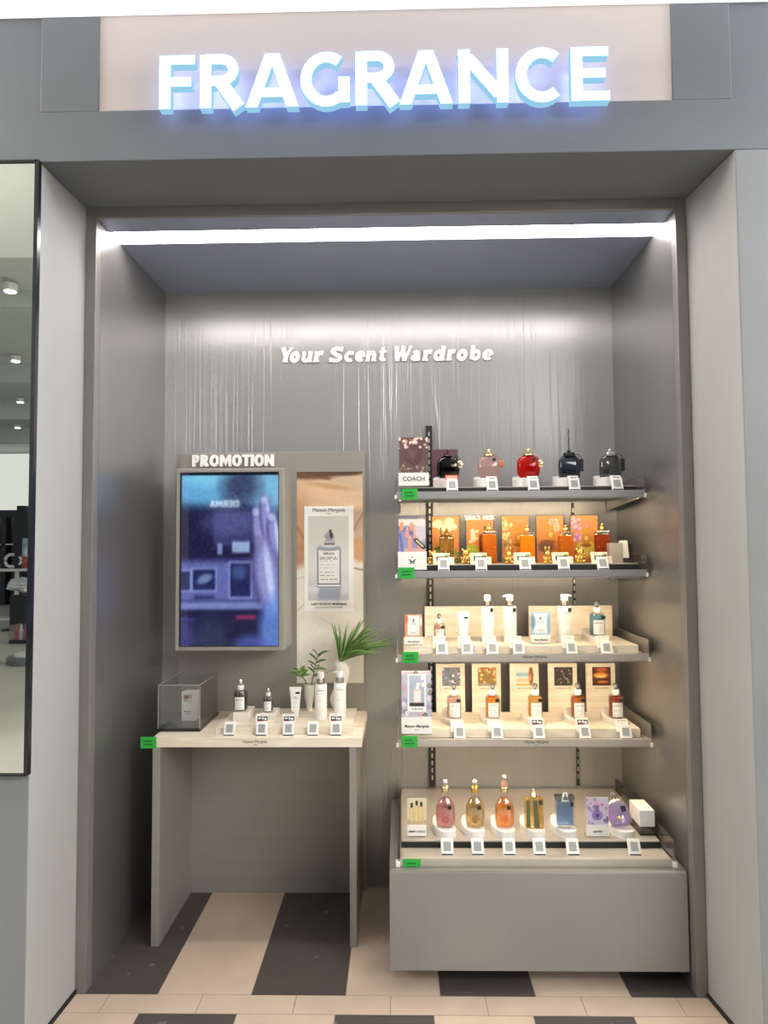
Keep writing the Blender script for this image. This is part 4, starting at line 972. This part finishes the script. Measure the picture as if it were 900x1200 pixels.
for i, (x, gl, cap, kind, fob, lb, _) in enumerate(spec):
    M['_cap'] = cap
    plinth('white plinth under the ' + lb.split(' with')[0].split(' before')[0], (x - .018, .415, R1), .07, .10, PF, PB, 'white', GP, .3)
    b = round_bottle(lb + ' on the topmost shelf', (x, .400, R1 + PF + .0015), gl, '_cap', 0, kind, fob)
    if i == 3:
        ch = MB()
        for k in range(9): ch.sphere((.001 * math.sin(k * 2), 0, .117 + k * .0088), .0036, 8, .8, .8, 1.25)
        ch.build('chain', M['gunmetal'], b, smooth=True)
    make_tag('white electronic price tag in front of the ' + lb.split(' with')[0].split(' before')[0] + ' of the topmost shelf', (x + (.006 if i == 0 else -.003 if i < 3 else -.009), .2775, 1.6215), 'red' if i == 0 else 'strip', 'electronic price tags on the topmost shelf')

# ================================================================== SECOND SHELF
p = Pic(.1, .14, .0012, (150, 150, 196))
p.rect(0, .88, 1, 1, (120, 112, 120)).rect(0, .72, 1, .9, (236, 226, 220), 1, .05).rect(.0, .62, .3, .66, (120, 122, 186)).seg((0, .66), (.6, .5), .012, (112, 116, 180)).seg((.05, .5), (.15, .02), .01, (108, 112, 176)).rect(.2, .0, 1, .12, (196, 170, 170))
for (u, v, h_) in ((.12, .7, .22), (.32, .52, .2), (.5, .7, .18), (.42, .22, .34), (.62, .5, .26), (.78, .2, .3)): p.rect(u - .07, v - h_ / 2, u + .07, v + h_ / 2, (238, 158, 120), .95, .03).rect(u - .03, v + h_ / 2, u + .03, v + h_ / 2 + .05, (232, 190, 160))
p.ell(.85, .62, .25, .3, (240, 226, 222), .7, .5).seg((.64, .34), (.92, .16), .014, (26, 24, 30)).seg((.66, .33), (.9, .175), .006, (225, 215, 180)).noise(20, 2)
sh = sign_holder('sign holder with rosy bottles picture and a winged emblem card on the second shelf', (.092, .288, R2 - .022), .106, .205, p, None, .066)
lg = MB()                                           # laurel-winged emblem
for sx in (-1, 1):
    for k in range(4): stroke(lg, [(sx * .002, .028 - k * .0025), (sx * (.014 - k * .002), .036 - k * .006)], .0022, -.0022, -.0015)
stroke(lg, [(-.006, .018), (0, .026), (.006, .018)], .0022, -.0022, -.0015); stroke(lg, [(-.003, .042), (.003, .042)], .003, -.0022, -.0015)
lg.build('emblem', M['ink'], sh, loc=(0, 0, .008))
cards = []
OR = (226, 150, 84)
for i, (x, lb) in enumerate(((.227, 'white lilies over green leaves'), (.361, 'yellow green fruit and pale blossom'), (.501, 'cream blossom with a golden figure'), (.636, 'pink rose with a golden figure'), (.770, 'lilac flowers with a golden figure'))):
    p = Pic(.104, .184, .0014, OR); p.vgrad(0, (214, 130, 66), 1, (230, 160, 96))
    if i == 0:
        for (u, v, a) in ((.18, .85, .4), (.35, .78, -.3), (.62, .9, .3), (.75, .8, -.4), (.55, .74, 0)): p.ell(u, v, .2, .075, (246, 234, 196), .95, .3, a)
        p.rect(.3, .35, .8, .62, (120, 84, 40), .8, .04).rect(.36, .4, .76, .56, (200, 140, 60), .8, .04).seg((.28, .35), (.32, .75), .006, (96, 128, 60)).flowers(0, .02, 1, .32, 18, .045, [(86, 130, 66), (120, 156, 84), (60, 96, 50)], 8)
    elif i == 1:
        p.ell(.2, .2, .26, .2, (176, 198, 60), 1, .15).ell(.2, .2, .18, .13, (208, 220, 90), .8, .5).ell(.25, .58, .1, .14, (246, 236, 206), .9, .4).rect(.48, .25, .96, .62, (110, 64, 32), .9, .03).rect(.52, .3, .92, .56, (170, 96, 46), .8, .04).flowers(.05, .4, .4, .7, 5, .03, [(250, 240, 215)], 2).rect(.66, .6, .72, .8, (70, 50, 30), .9)
    else:
        if i == 2: p.flowers(0, .45, .34, .98, 20, .035, [(244, 232, 190), (230, 216, 160), (170, 190, 110)], 3).flowers(0, .05, .5, .4, 12, .04, [(226, 150, 80), (236, 180, 110), (130, 150, 80)], 4)
        if i == 3: p.flowers(.55, .68, .95, .92, 9, .06, [(246, 196, 176), (250, 214, 200), (238, 172, 152)], 3).flowers(0, .1, .3, .35, 8, .05, [(240, 176, 160), (214, 130, 110)], 4).ell(.35, .35, .3, .14, (110, 84, 70), .8, .5)
        if i == 4: p.flowers(.05, .42, .62, .95, 30, .035, [(198, 150, 206), (178, 128, 190), (226, 190, 226)], 3).ell(.55, .3, .38, .2, (226, 190, 70), 1, .15).ell(.55, .3, .3, .15, (248, 226, 120), .8, .3).flowers(0, .0, .4, .3, 10, .04, [(170, 110, 120), (200, 150, 130)], 6)
        u = (.62, .5, .55)[i - 2]; v = (.52, .58, .5)[i - 2]
        p.ell(u, v + .14, .14, .075, (214, 158, 60), 1, .2).ell(u, v, .18, .11, (206, 146, 50), 1, .25).ell(u - .09, v + .21, .045, .035, (206, 150, 56)).ell(u + .09, v + .21, .045, .035, (206, 150, 56)).ell(u + .02, v + .02, .07, .05, (250, 222, 150), .8, .5).ell(u, v - .13, .2, .04, (150, 96, 40), .8, .4)
    p.noise(26, 2)
    t = thing('picture_card', 'orange card of ' + lb + ' on the second shelf', 'card', (x, .46, R2), 0, 'orange picture cards on the second shelf')
    pic_sheet('picture', p, t, t=.003, mat=M['gloss_print'])
    MB().box(-.058, .058, -.0055, -.003, .0, .19).build('cover_sheet', M['cover'], t)
def trunk_bottle(label, x, gl, hgt):
    t = thing('perfume_bottle', label, 'perfume bottle', (x, .415, R2), 0, 'amber bottles on the second shelf')
    k = hgt / .15
    MB().box(-.0275, .0275, -.016, .016, 0, .108 * k).build('body', M[gl], t, bevel=.005, seg=3)
    MB().box(-.023, .023, -.011, .011, .006, .098 * k).build('liquid', M[gl], t, bevel=.003)
    MB().box(-.026, .026, -.0145, .0145, .108 * k, .120 * k).build('shoulder', M['g_clear'], t, bevel=.002)
    c = MB(); c.lathe([(.008, .119 * k), (.009, .121 * k), (.009, .135 * k), (.006, .139 * k)], n=14); c.sphere((0, 0, .144 * k), .006, 10); c.build('cap', M['gold'], t, smooth=True)
    pk = MB(); pk.box(-.019, .019, -.0185, -.0155, .012, .05 * k); pk.build('pocket', M[gl], t, bevel=.002)
    st = MB(); [st.sphere((sx * .02, -.0165, z), .0022, 8) for sx in (-1, 1) for z in (.06 * k, .09 * k)]; st.build('stud', M['gold'], t, smooth=True)
    return t
def charm(label, x, h_, ears):
    t = thing('gold_figurine', label, 'figurine', (x, .345, R2), 0, 'small gold figurines on the second shelf')
    k = h_ / .055
    b = MB(); b.sphere((0, 0, .017 * k), .0155 * k, 14, 1, .85, 1.05); b.sphere((-.011 * k, -.008, .006 * k), .007 * k, 10); b.sphere((.011 * k, -.008, .006 * k), .007 * k, 10); b.sphere((-.015 * k, -.003, .022 * k), .006 * k, 10, .8, 1, 1.4); b.sphere((.015 * k, -.003, .022 * k), .006 * k, 10, .8, 1, 1.4)
    b.build('body', M['gold'], t, smooth=True)
    hd = MB(); hd.sphere((0, -.001, .040 * k), .013 * k, 14, 1.05, .95, .95); hd.sphere((0, -.012 * k, .037 * k), .0055 * k, 10)
    hd.build('head', M['gold'], t, smooth=True)
    for sx in (-1, 1):
        e = MB()
        if ears == 'long': e.sphere((sx * .007 * k, 0, .060 * k), .0045 * k, 10, 1, .7, 2.6)
        else: e.sphere((sx * .010 * k, 0, .051 * k), .0052 * k, 10, 1, .7, 1)
        e.build('ear', M['gold'], t, smooth=True)
    return t
nm = ('first orange card', 'second orange card', 'third orange card', 'fourth orange card', 'fifth orange card')
for i, (x, gl, hh_, adj) in enumerate(((.228, 'g_gold', .138, 'pale gold'), (.392, 'g_cognac', .155, 'brown amber'), (.538, 'g_amber', .148, 'bright orange'), (.686, 'g_cognac', .148, 'amber'), (.826, 'g_brown', .152, 'dark brown'))):
    trunk_bottle(adj + ' rectangular bottle before the ' + nm[i] + ' from the left', x, gl, hh_)
for x, hh_, e, lb in ((.168, .052, 'round', 'gold bear figurine beside the emblem sign holder'), (.294, .057, 'round', 'gold bear figurine left of the second orange card'), (.456, .05, 'long', 'gold rabbit figurine with long ears before the cream blossom card'), (.600, .05, 'long', 'gold rabbit figurine with long ears before the pink rose card'), (.722, .057, 'round', 'gold bear figurine before the lilac flower card')): charm(lb, x, hh_, e)
for i, x in enumerate((.207, .345, .506, .647, .790)):
    make_tag('white electronic price tag below the ' + nm[i] + ' from the left', (x, .2775, 1.3305), 'wide', 'electronic price tags on the second shelf')
t = thing('tester_holder', 'grey holder of white paper test strips at the right of the second shelf', 'holder', (.878, .37, R2))
MB().box(-.04, .012, 0, .05, 0, .075).build('back_box', M['tray'], t, bevel=.001); MB().box(.012, .05, 0, .05, 0, .018).build('front_box', M['acrylic_grey'], t)
MB().box(.048, .05, .0, .05, 0, .075).build('side_wall', M['acrylic_grey'], t)
for k in range(5): MB().prism([(.014, .019), (.036, .019), (.03, .085), (.008, .085)], 'y', .004 + k * .008, .0052 + k * .008).build('test_strip', M['paper'], t)

# ================================================================== THIRD SHELF
def wood_panel(name, label, x, w_, z, h_, y, group): return tag(MB().box(-w_ / 2, w_ / 2, 0, .012, 0, h_).build(name, M['wood'], loc=(x, y, z), bevel=.001), label, 'panel', group)
wood_panel('display_board', 'left birch backing panel on the third shelf', .314, .336, R3 - .03, .152, .572, 'birch backing panels on the third shelf')
wood_panel('display_board', 'right birch backing panel on the third shelf behind the blue bottle', .736, .336, R3 - .03, .152, .572, 'birch backing panels on the third shelf')
def bottle_card(w_, h_, bg, tint):
    p = Pic(w_, h_, .0012, bg); p.rect(.16, .1, .84, .95, (232, 232, 230)); p.rect(.34, .2, .66, .62, (170, 176, 184)).rect(.37, .24, .63, .58, (236, 236, 234)).rect(.42, .64, .58, .72, (190, 190, 192)).ell(.5, .76, .06, .06, (110, 112, 116)).lines(.25, .75, (.14,), (90, 90, 90), .012, .8, 2)
    return p
p = bottle_card(.064, .086, (214, 150, 116), 0).ell(.05, .8, .15, .2, (196, 110, 70), .8, .5).ell(.95, .7, .12, .2, (236, 214, 196), .9, .5)
sign_holder('small sign holder with a bottle picture at the left of the third shelf', (.095, .318, R3), .066, .114, p, 'Maison Margiela', .028, font=.0068)
p = bottle_card(.071, .086, (150, 190, 220), 0).ell(.1, .6, .15, .3, (96, 140, 180), .8, .5).ell(.95, .5, .12, .4, (120, 170, 210), .9, .5)
sign_holder('small sign holder with a blue bottle picture on the third shelf', (.570, .345, R3), .073, .117, p, 'Maison Margiela', .030, font=.0075)
replica('clear body mist bottle with a white label on the third shelf', 'g_clear', (.196, .41, R3), .0235, .072, 'g_rose')
tube_('white lotion tube on the third shelf', (.2875, .41, R3))
pump('white pump bottle with its nozzle forward on the third shelf', (.381, .41, R3), 0)
pump('white pump bottle with its nozzle left, second of three on the third shelf', (.466, .41, R3), 1, .025, .135)
pp_ = pump('white pump bottle alone before the right birch panel of the third shelf', (.665, .37, R3), 1, .026, .138)
for o in pp_.children:
    if o.name.startswith('pump_head'): o.rotation_euler.z = math.pi
PG = 'oval plinths on the third and lowest shelves'
plinth('oval plinth under the blue bottle of the third shelf', (.788, .41, R3), .070, .12, .022, .045, 'warmwhite', PG, .3)
replica('blue perfume bottle with a white label on the third shelf', 'g_clear', (.793, .392, R3 + .0235), .029, .088, 'g_teal')
for x, lb in ((.197, 'clear body mist bottle'), (.289, 'white lotion tube on the third shelf'), (.382, 'forward facing pump bottle on the third shelf'), (.478, 'second pump bottle of the third shelf'), (.670, 'pump bottle before the right birch panel'), (.797, 'blue perfume bottle')):
    make_tag('white electronic price tag in front of the ' + lb, (x, .277, 1.0225), 'plain', 'electronic price tags on the third shelf')

# ================================================================== LOWEST WALL SHELF
p = Pic(.108, .164, .0013, (188, 186, 205)); p.flowers(0, 0, 1, 1, 40, .05, [(206, 160, 190), (160, 150, 196), (226, 220, 230), (120, 130, 120), (90, 110, 90)], 9)
p.rect(.2, .1, .82, .93, (238, 238, 238)).rect(.26, .22, .76, .9, (176, 186, 206)).rect(.26, .22, .76, .3, (60, 52, 50)).rect(.4, .3, .66, .6, (236, 206, 200)).rect(.43, .33, .63, .55, (246, 236, 232)).rect(.47, .6, .59, .66, (240, 240, 240)).flowers(.5, .68, .75, .88, 5, .04, [(240, 240, 244)], 4).lines(.34, .7, (.16,), (80, 80, 80), .01, .9, 3)
sign_holder('sign holder with a flower framed bottle picture on the lowest wall shelf', (.103, .287, R4 - .016), .111, .230, p, 'Maison Margiela', .06, font=.0137)
def flower_card(i):
    p = Pic(.074, .074, .0012, (100, 100, 96))
    if i == 0: p.c[:] = (120, 128, 140); p.flowers(0, 0, 1, 1, 26, .07, [(196, 176, 214), (226, 214, 236), (150, 140, 180), (90, 100, 90)], 4)
    if i == 1: p.c[:] = (150, 116, 60); p.flowers(0, 0, 1, 1, 26, .07, [(236, 176, 90), (226, 190, 150), (150, 140, 70), (200, 120, 60)], 5).rect(0, 0, 1, .14, (150, 150, 160), .8, .1)
    if i == 2: p.c[:] = (226, 222, 212); p.rect(0, .5, 1, .7, (150, 190, 200), 1, .1).rect(0, .2, 1, .4, (220, 196, 160), 1, .1).rect(0, .0, 1, .12, (230, 180, 100), 1, .05).ell(.82, .55, .12, .5, (150, 86, 40), 1, .3).ell(.78, .45, .05, .2, (226, 170, 110), .9, .5)
    if i == 3: p.c[:] = (58, 50, 46); p.flowers(0, 0, 1, 1, 30, .05, [(96, 84, 76), (74, 66, 64), (50, 44, 42), (130, 116, 100)], 6)
    if i == 4: p.c[:] = (84, 44, 22); p.ell(.45, .55, .4, .16, (240, 150, 60), 1, .5).ell(.45, .5, .25, .06, (250, 220, 150), 1, .5).ell(.5, .85, .3, .12, (206, 100, 40), .9, .6).ell(.55, .2, .3, .07, (226, 130, 60), .8, .6)
    return p.noise(24, 2)
ordn = ('first', 'second', 'third', 'fourth', 'fifth')
what = ('lilac flowers', 'orange blossom', 'a beach scene', 'dark leaves', 'a fireside glow')
for i, (x, b_) in enumerate(((.248, 'rose tinted'), (.393, 'golden orange'), (.546, 'pale yellow'), (.700, 'deep amber'), (.853, 'dark brown'))):
    t = thing('picture_card', 'birch card with a small photograph of ' + what[i] + ' on the lowest wall shelf', 'card', (x, .574, R4 - .03), 0, 'birch photograph cards on the lowest wall shelf')
    MB().box(-.058, .058, 0, .012, 0, .222).build('board', M['wood'], t, bevel=.001)
    pic_sheet('photograph', flower_card(i), t, (.003, -.0012, .134), .001)
    pic_sheet('caption', Pic(.074, .012, .0015, (232, 222, 204)).lines(.1, .9, (.5,), (150, 140, 130), .15, .7, i), t, (.003, -.0012, .118), .001, mat=M['label_print'])
    xb = (.247, .392, .552, .712, .854)[i]
    plinth('oval plinth under the ' + b_ + ' bottle of the lowest wall shelf', (xb - .006, .40, R4), .068, .118, .020, .045, 'warmwhite', PG, .3)
    replica(b_ + ' perfume bottle with a white label before the card of ' + what[i], 'g_clear', (xb, .383, R4 + .0215), .0275, .086, ('g_rose', 'g_amber', 'g_yellow', 'g_cognac', 'g_brown')[i])
    make_tag('white electronic price tag in front of the ' + b_ + ' bottle', ((.259, .395, .546, .712, .859)[i], .277, .7195), ('plain', 'plain', 'badge', 'badge', 'plain')[i], 'electronic price tags on the lowest wall shelf')

# ================================================================== BASE CABINET AND TRAY
t = thing('base_cabinet', 'silver grey base cabinet under the shelves', 'cabinet', (.484, .03, 0))
MB().box(-.480, .480, .018, .655, .052, .367).build('carcass', M['cabinet'], t)
MB().box(-.480, .480, 0, .0165, .052, .360).build('front_panel', M['cabinet'], t, bevel=.001)
MB().box(-.478, .478, .003, .0165, .360, .3665).build('top_edge', M['steel'], t)
MB().box(-.47, .47, .22, .65, 0, .052).build('plinth', M['rubber'], t)
BZ = .367
t = thing('display_tray', 'stepped grey display tray with side panels on the base cabinet', 'tray', (.484, .06, BZ))
tb = MB(); tb.box(-.445, .445, 0, .006, .0, .026); tb.box(-.445, .445, .006, .62, 0, .022)
tb.build('tray_board', M['tray'], t, bevel=.001)
MB().box(-.44, .44, .092, .096, .022, .041).build('step_face', M['black'], t)
MB().box(-.44, .44, .096, .62, .022, .045).build('step_board', M['tray'], t, bevel=.001)
for sx in (-1, 1):
    x = sx * .4485; MB().box(min(x, x + sx * .004), max(x, x + sx * .004), .0, .62, .0, .088).build('end_panel', M['acrylic_grey'], t)
    MB().box(min(x - sx * .004, x + sx * .011), max(x - sx * .004, x + sx * .011), -.006, .02, 0, .016).build('end_cap', M['white'], t, bevel=.002)
MB().box(-.44, .44, .612, .616, .045, .056).build('back_lip', M['acrylic'], t)
SZ = BZ + .045
green_tag('green label at the left end of the base tray', (.078, .0565, .352))
p = Pic(.066, .094, .0013, (216, 204, 178)).rect(0, .05, 1, .2, (190, 170, 140))
for (u, h_) in ((.24, .52), (.5, .6), (.74, .56)): p.rect(u - .11, .14, u + .11, .14 + h_, (214, 186, 128), 1, .04).rect(u - .04, .18, u + .0, .1 + h_, (246, 232, 196), .7, .04).rect(u - .06, .14 + h_, u + .06, .3 + h_, (46, 36, 30), 1, .03)
sign_holder('sign holder with three gold bottles at the left of the base tray', (.098, .185, SZ), .066, .132, p.noise(16, 2), 'JIMMY CHOO', .036, font=.0095)
p = Pic(.078, .096, .0013, (206, 196, 222)).flowers(0, .6, 1, 1, 14, .05, [(226, 150, 160), (170, 130, 170), (214, 190, 220)], 3).flowers(0, .0, .4, .7, 10, .05, [(170, 150, 200), (130, 120, 170)], 5)
p.ell(.5, .36, .24, .18, (140, 120, 190), 1, .25).ell(.5, .36, .08, .07, (84, 60, 140)).rect(.42, .5, .58, .72, (110, 96, 160), .9, .04).flowers(.7, .1, 1, .3, 5, .05, [(110, 100, 150)], 6).noise(20, 2)
so = sign_holder('sign holder with a violet bottle picture on the base tray', (.722, .185, SZ), .08, .135, p, 'LANVIN', .038, font=.009)
BP = 'white oval plinths on the base tray'
def bplinth(label, x): return plinth(label, (x - .004, .222, SZ), .068, .110, .024, .046, 'white', BP, .32)
bl = slope(.105, .024, .058)
def choo(label, x, gl, h_, cap, ballz=None):
    t = thing('perfume_bottle', label, 'perfume bottle', (x, .204, SZ + .0255), 0, 'ball capped bottles on the base tray', 0)
    b = MB(); b.lathe([(.020, 0), (.030, .004), (.0335, .02), (.0345, .05), (.032, .075), (.024, .092), (.0135, .104), (.011, .118), (.0118, .122)], n=30, sy=.6); bd = b.build('body', M['g_clear'], t, smooth=True)
    MB().lathe([(.019, .004), (.0285, .008), (.0325, .03), (.0325, .05), (.030, .075), (.0215, .0925), (.0115, .104)], n=24, sy=.55).build('liquid', M[gl], t, smooth=True)
    MB().lathe([(.0125, .121), (.014, .124), (.014, .138), (.011, .142), (.007, .146)], n=20).build('neck', M[cap], t, smooth=True)
    if ballz == 'crystal':
        MB().sphere((0, 0, .149), .013, 18).build('glass_collar', M['g_rose'], t, smooth=True); z = .171
    else: z = .155
    MB().sphere((0, 0, z), .0108, 18).build('ball_cap', M['silver'], t, smooth=True)
    MB().box(.006, .019, -.0215, -.0185, .068, .081).build('sticker', M['ink'], bd)
    ro = MB()
    for k in range(6):
        a = k * math.pi / 3; ro.sphere((math.cos(a) * .008, -.0195, .036 + math.sin(a) * .009), .0065, 8, 1, .35, 1)
    ro.build('relief', M[gl], bd, smooth=True)
    return t
for lb, x in (('pink ball capped bottle', .199), ('gold ball capped bottle', .300), ('orange ball capped bottle', .404), ('flat golden bottle', .507), ('blue rectangular bottle', .616), ('violet oval bottle', .815)): bplinth('white oval plinth under the ' + lb, x)
choo('pink perfume bottle with a ball cap on the base tray', .199, 'g_pink', 0, 'palegold')
choo('gold perfume bottle with a ball cap on the base tray', .302, 'g_gold', 0, 'gold')
choo('orange perfume bottle with a tall crystal neck on the base tray', .405, 'g_orange', 0, 'palegold', 'crystal')
def flat(label, x, gl, w_, h_, kind):
    t = thing('perfume_bottle', label, 'perfume bottle', (x, .204, SZ + .0255), 0, None, 0)
    bd = MB().box(-w_ / 2, w_ / 2, -.015, .015, 0, h_).build('body', M[gl] if kind == 'gold' else M['g_clear'], t, bevel=.004, seg=3)
    if kind == 'gold':
        for u, s in ((-.022, 0), (.004, .006)): MB().prism([(u - .006, .006), (u + .007 + s, .006), (u + .005, h_ - .006), (u - .007, h_ - .006)], 'y', -.0165, -.0148).build('stripe', M['olive'], bd)
        c = MB(); c.lathe([(.009, h_), (.012, h_ + .004), (.008, h_ + .016), (.004, h_ + .022)], n=14); c.sphere((0, 0, h_ + .024), .005, 10); c.build('cap', M['palegold'], t, smooth=True)
    else:
        MB().box(-w_ / 2 + .006, w_ / 2 - .006, -.010, .010, .01, h_ - .006).build('liquid', M[gl], t, bevel=.002)
        MB().box(-w_ / 2, w_ / 2, -.0152, .0152, h_, h_ + .012).build('shoulder', M['g_smoke'], t, bevel=.001)
        c = MB(); c.tube([(-.011, -.012, h_ - .002), (-.007, -.012, h_ + .014), (-.004, -.012, h_ + .025), (.004, -.012, h_ + .025), (.007, -.012, h_ + .014), (.011, -.012, h_ - .002), (-.011, -.012, h_ - .002)], .0036, 8); c.build('clasp', M['white'], t, smooth=True)
    MB().box(w_ / 2 - .017, w_ / 2 - .005, -.0166, -.0148, h_ - .02, h_ - .006).build('sticker', M['ink'], bd)
    return t
flat('flat golden perfume bottle with olive stripes on the base tray', .507, 'g_gold', .064, .104, 'gold')
flat('blue rectangular perfume bottle with a white clasp on the base tray', .614, 'g_blue', .066, .098, 'blue')
t = thing('perfume_bottle', 'violet oval perfume bottle lying back on the base tray', 'perfume bottle', (.812, .196, SZ + .031), 0, None, -.45); t.rotation_euler = (-.45, -.22, 0); t.scale = (1.14, 1.14, 1.14)
MB().lathe([(.018, 0), (.030, .006), (.036, .025), (.035, .05), (.027, .07), (.014, .08)], n=30, sy=.55).build('body', M['g_clear'], t, smooth=True)
MB().lathe([(.017, .004), (.0285, .008), (.034, .025), (.033, .05), (.025, .069)], n=24, sy=.5).build('liquid', M['g_purple'], t, smooth=True)
c = MB(); c.tube([(-.005, 0, .08), (-.006, 0, .094), (0, 0, .1), (.006, 0, .094), (.005, 0, .08)], .0028, 8); c.build('clasp', M['silver'], t, smooth=True)
MB().box(.008, .022, -.022, -.018, .04, .056).build('sticker', M['ink'], t)
MB().sphere((-.004, -.0185, .024), .006, 10, 1, .4, 1).build('charm', M['gold'], t, smooth=True)
t = thing('tester_box', 'white lidded tester strip box on a clear stand at the right of the base tray', 'box', (.898, .20, SZ))
MB().box(-.026, .026, 0, .20, 0, .03).build('stand', M['acrylic_grey'], t); MB().box(-.026, .026, .0, .11, .03, .085).build('box_body', M['white'], t, bevel=.001); MB().box(-.025, .025, -.001, .2, -.0, .006).build('foot', M['black'], t)
MB().box(-.026, .026, .112, .20, .03, .078).build('rear_box', M['acrylic_grey'], t); MB().box(-.025, .025, .113, .199, .0785, .082).build('rear_lid', M['gunmetal'], t)
for x, lb in ((.197, 'pink ball capped bottle'), (.299, 'gold ball capped bottle'), (.404, 'orange crystal necked bottle'), (.505, 'flat golden bottle'), (.616, 'blue rectangular bottle'), (.821, 'violet oval bottle')):
    make_tag('white electronic price tag in front of the ' + lb + ' on the base tray', (x, .092, BZ + .0225), None, 'electronic price tags on the base tray', -.5)

# ---- lit signs across the hall (reflections in the screen and the acrylic sheet)
def reflect_spot(px, py, yp, ys):
    """where a far sign stands so that its reflection in the plane y = yp shows in the direction of px, py"""
    v = _f2 + _r3 * ((px - 450) / FPX) - _u3 * ((py - 600) / FPX)
    tt = ((2 * yp - ys) - CAMP[1]) / v.y
    return CAMP[0] + v.x * tt, CAMP[2] + v.z * tt
x, z = reflect_spot(263, 594, .4605, -20.4)
far_sign('DERMA', 'lit white DERMA sign across the hall, reflected in the video screen', x, -20.4, z, .21, M['far_sign'], [.17, .14, .16, .2, .17])
x, z = reflect_spot(563, 609, .4545, -20.4)
far_sign('SKIN CARE', 'lit white SKIN CARE sign across the hall, reflected in an acrylic sheet', x, -20.4, z, .14, M['skin_sign'], [.1, .11, .045, .12, .07, .12, .125, .11, .09])
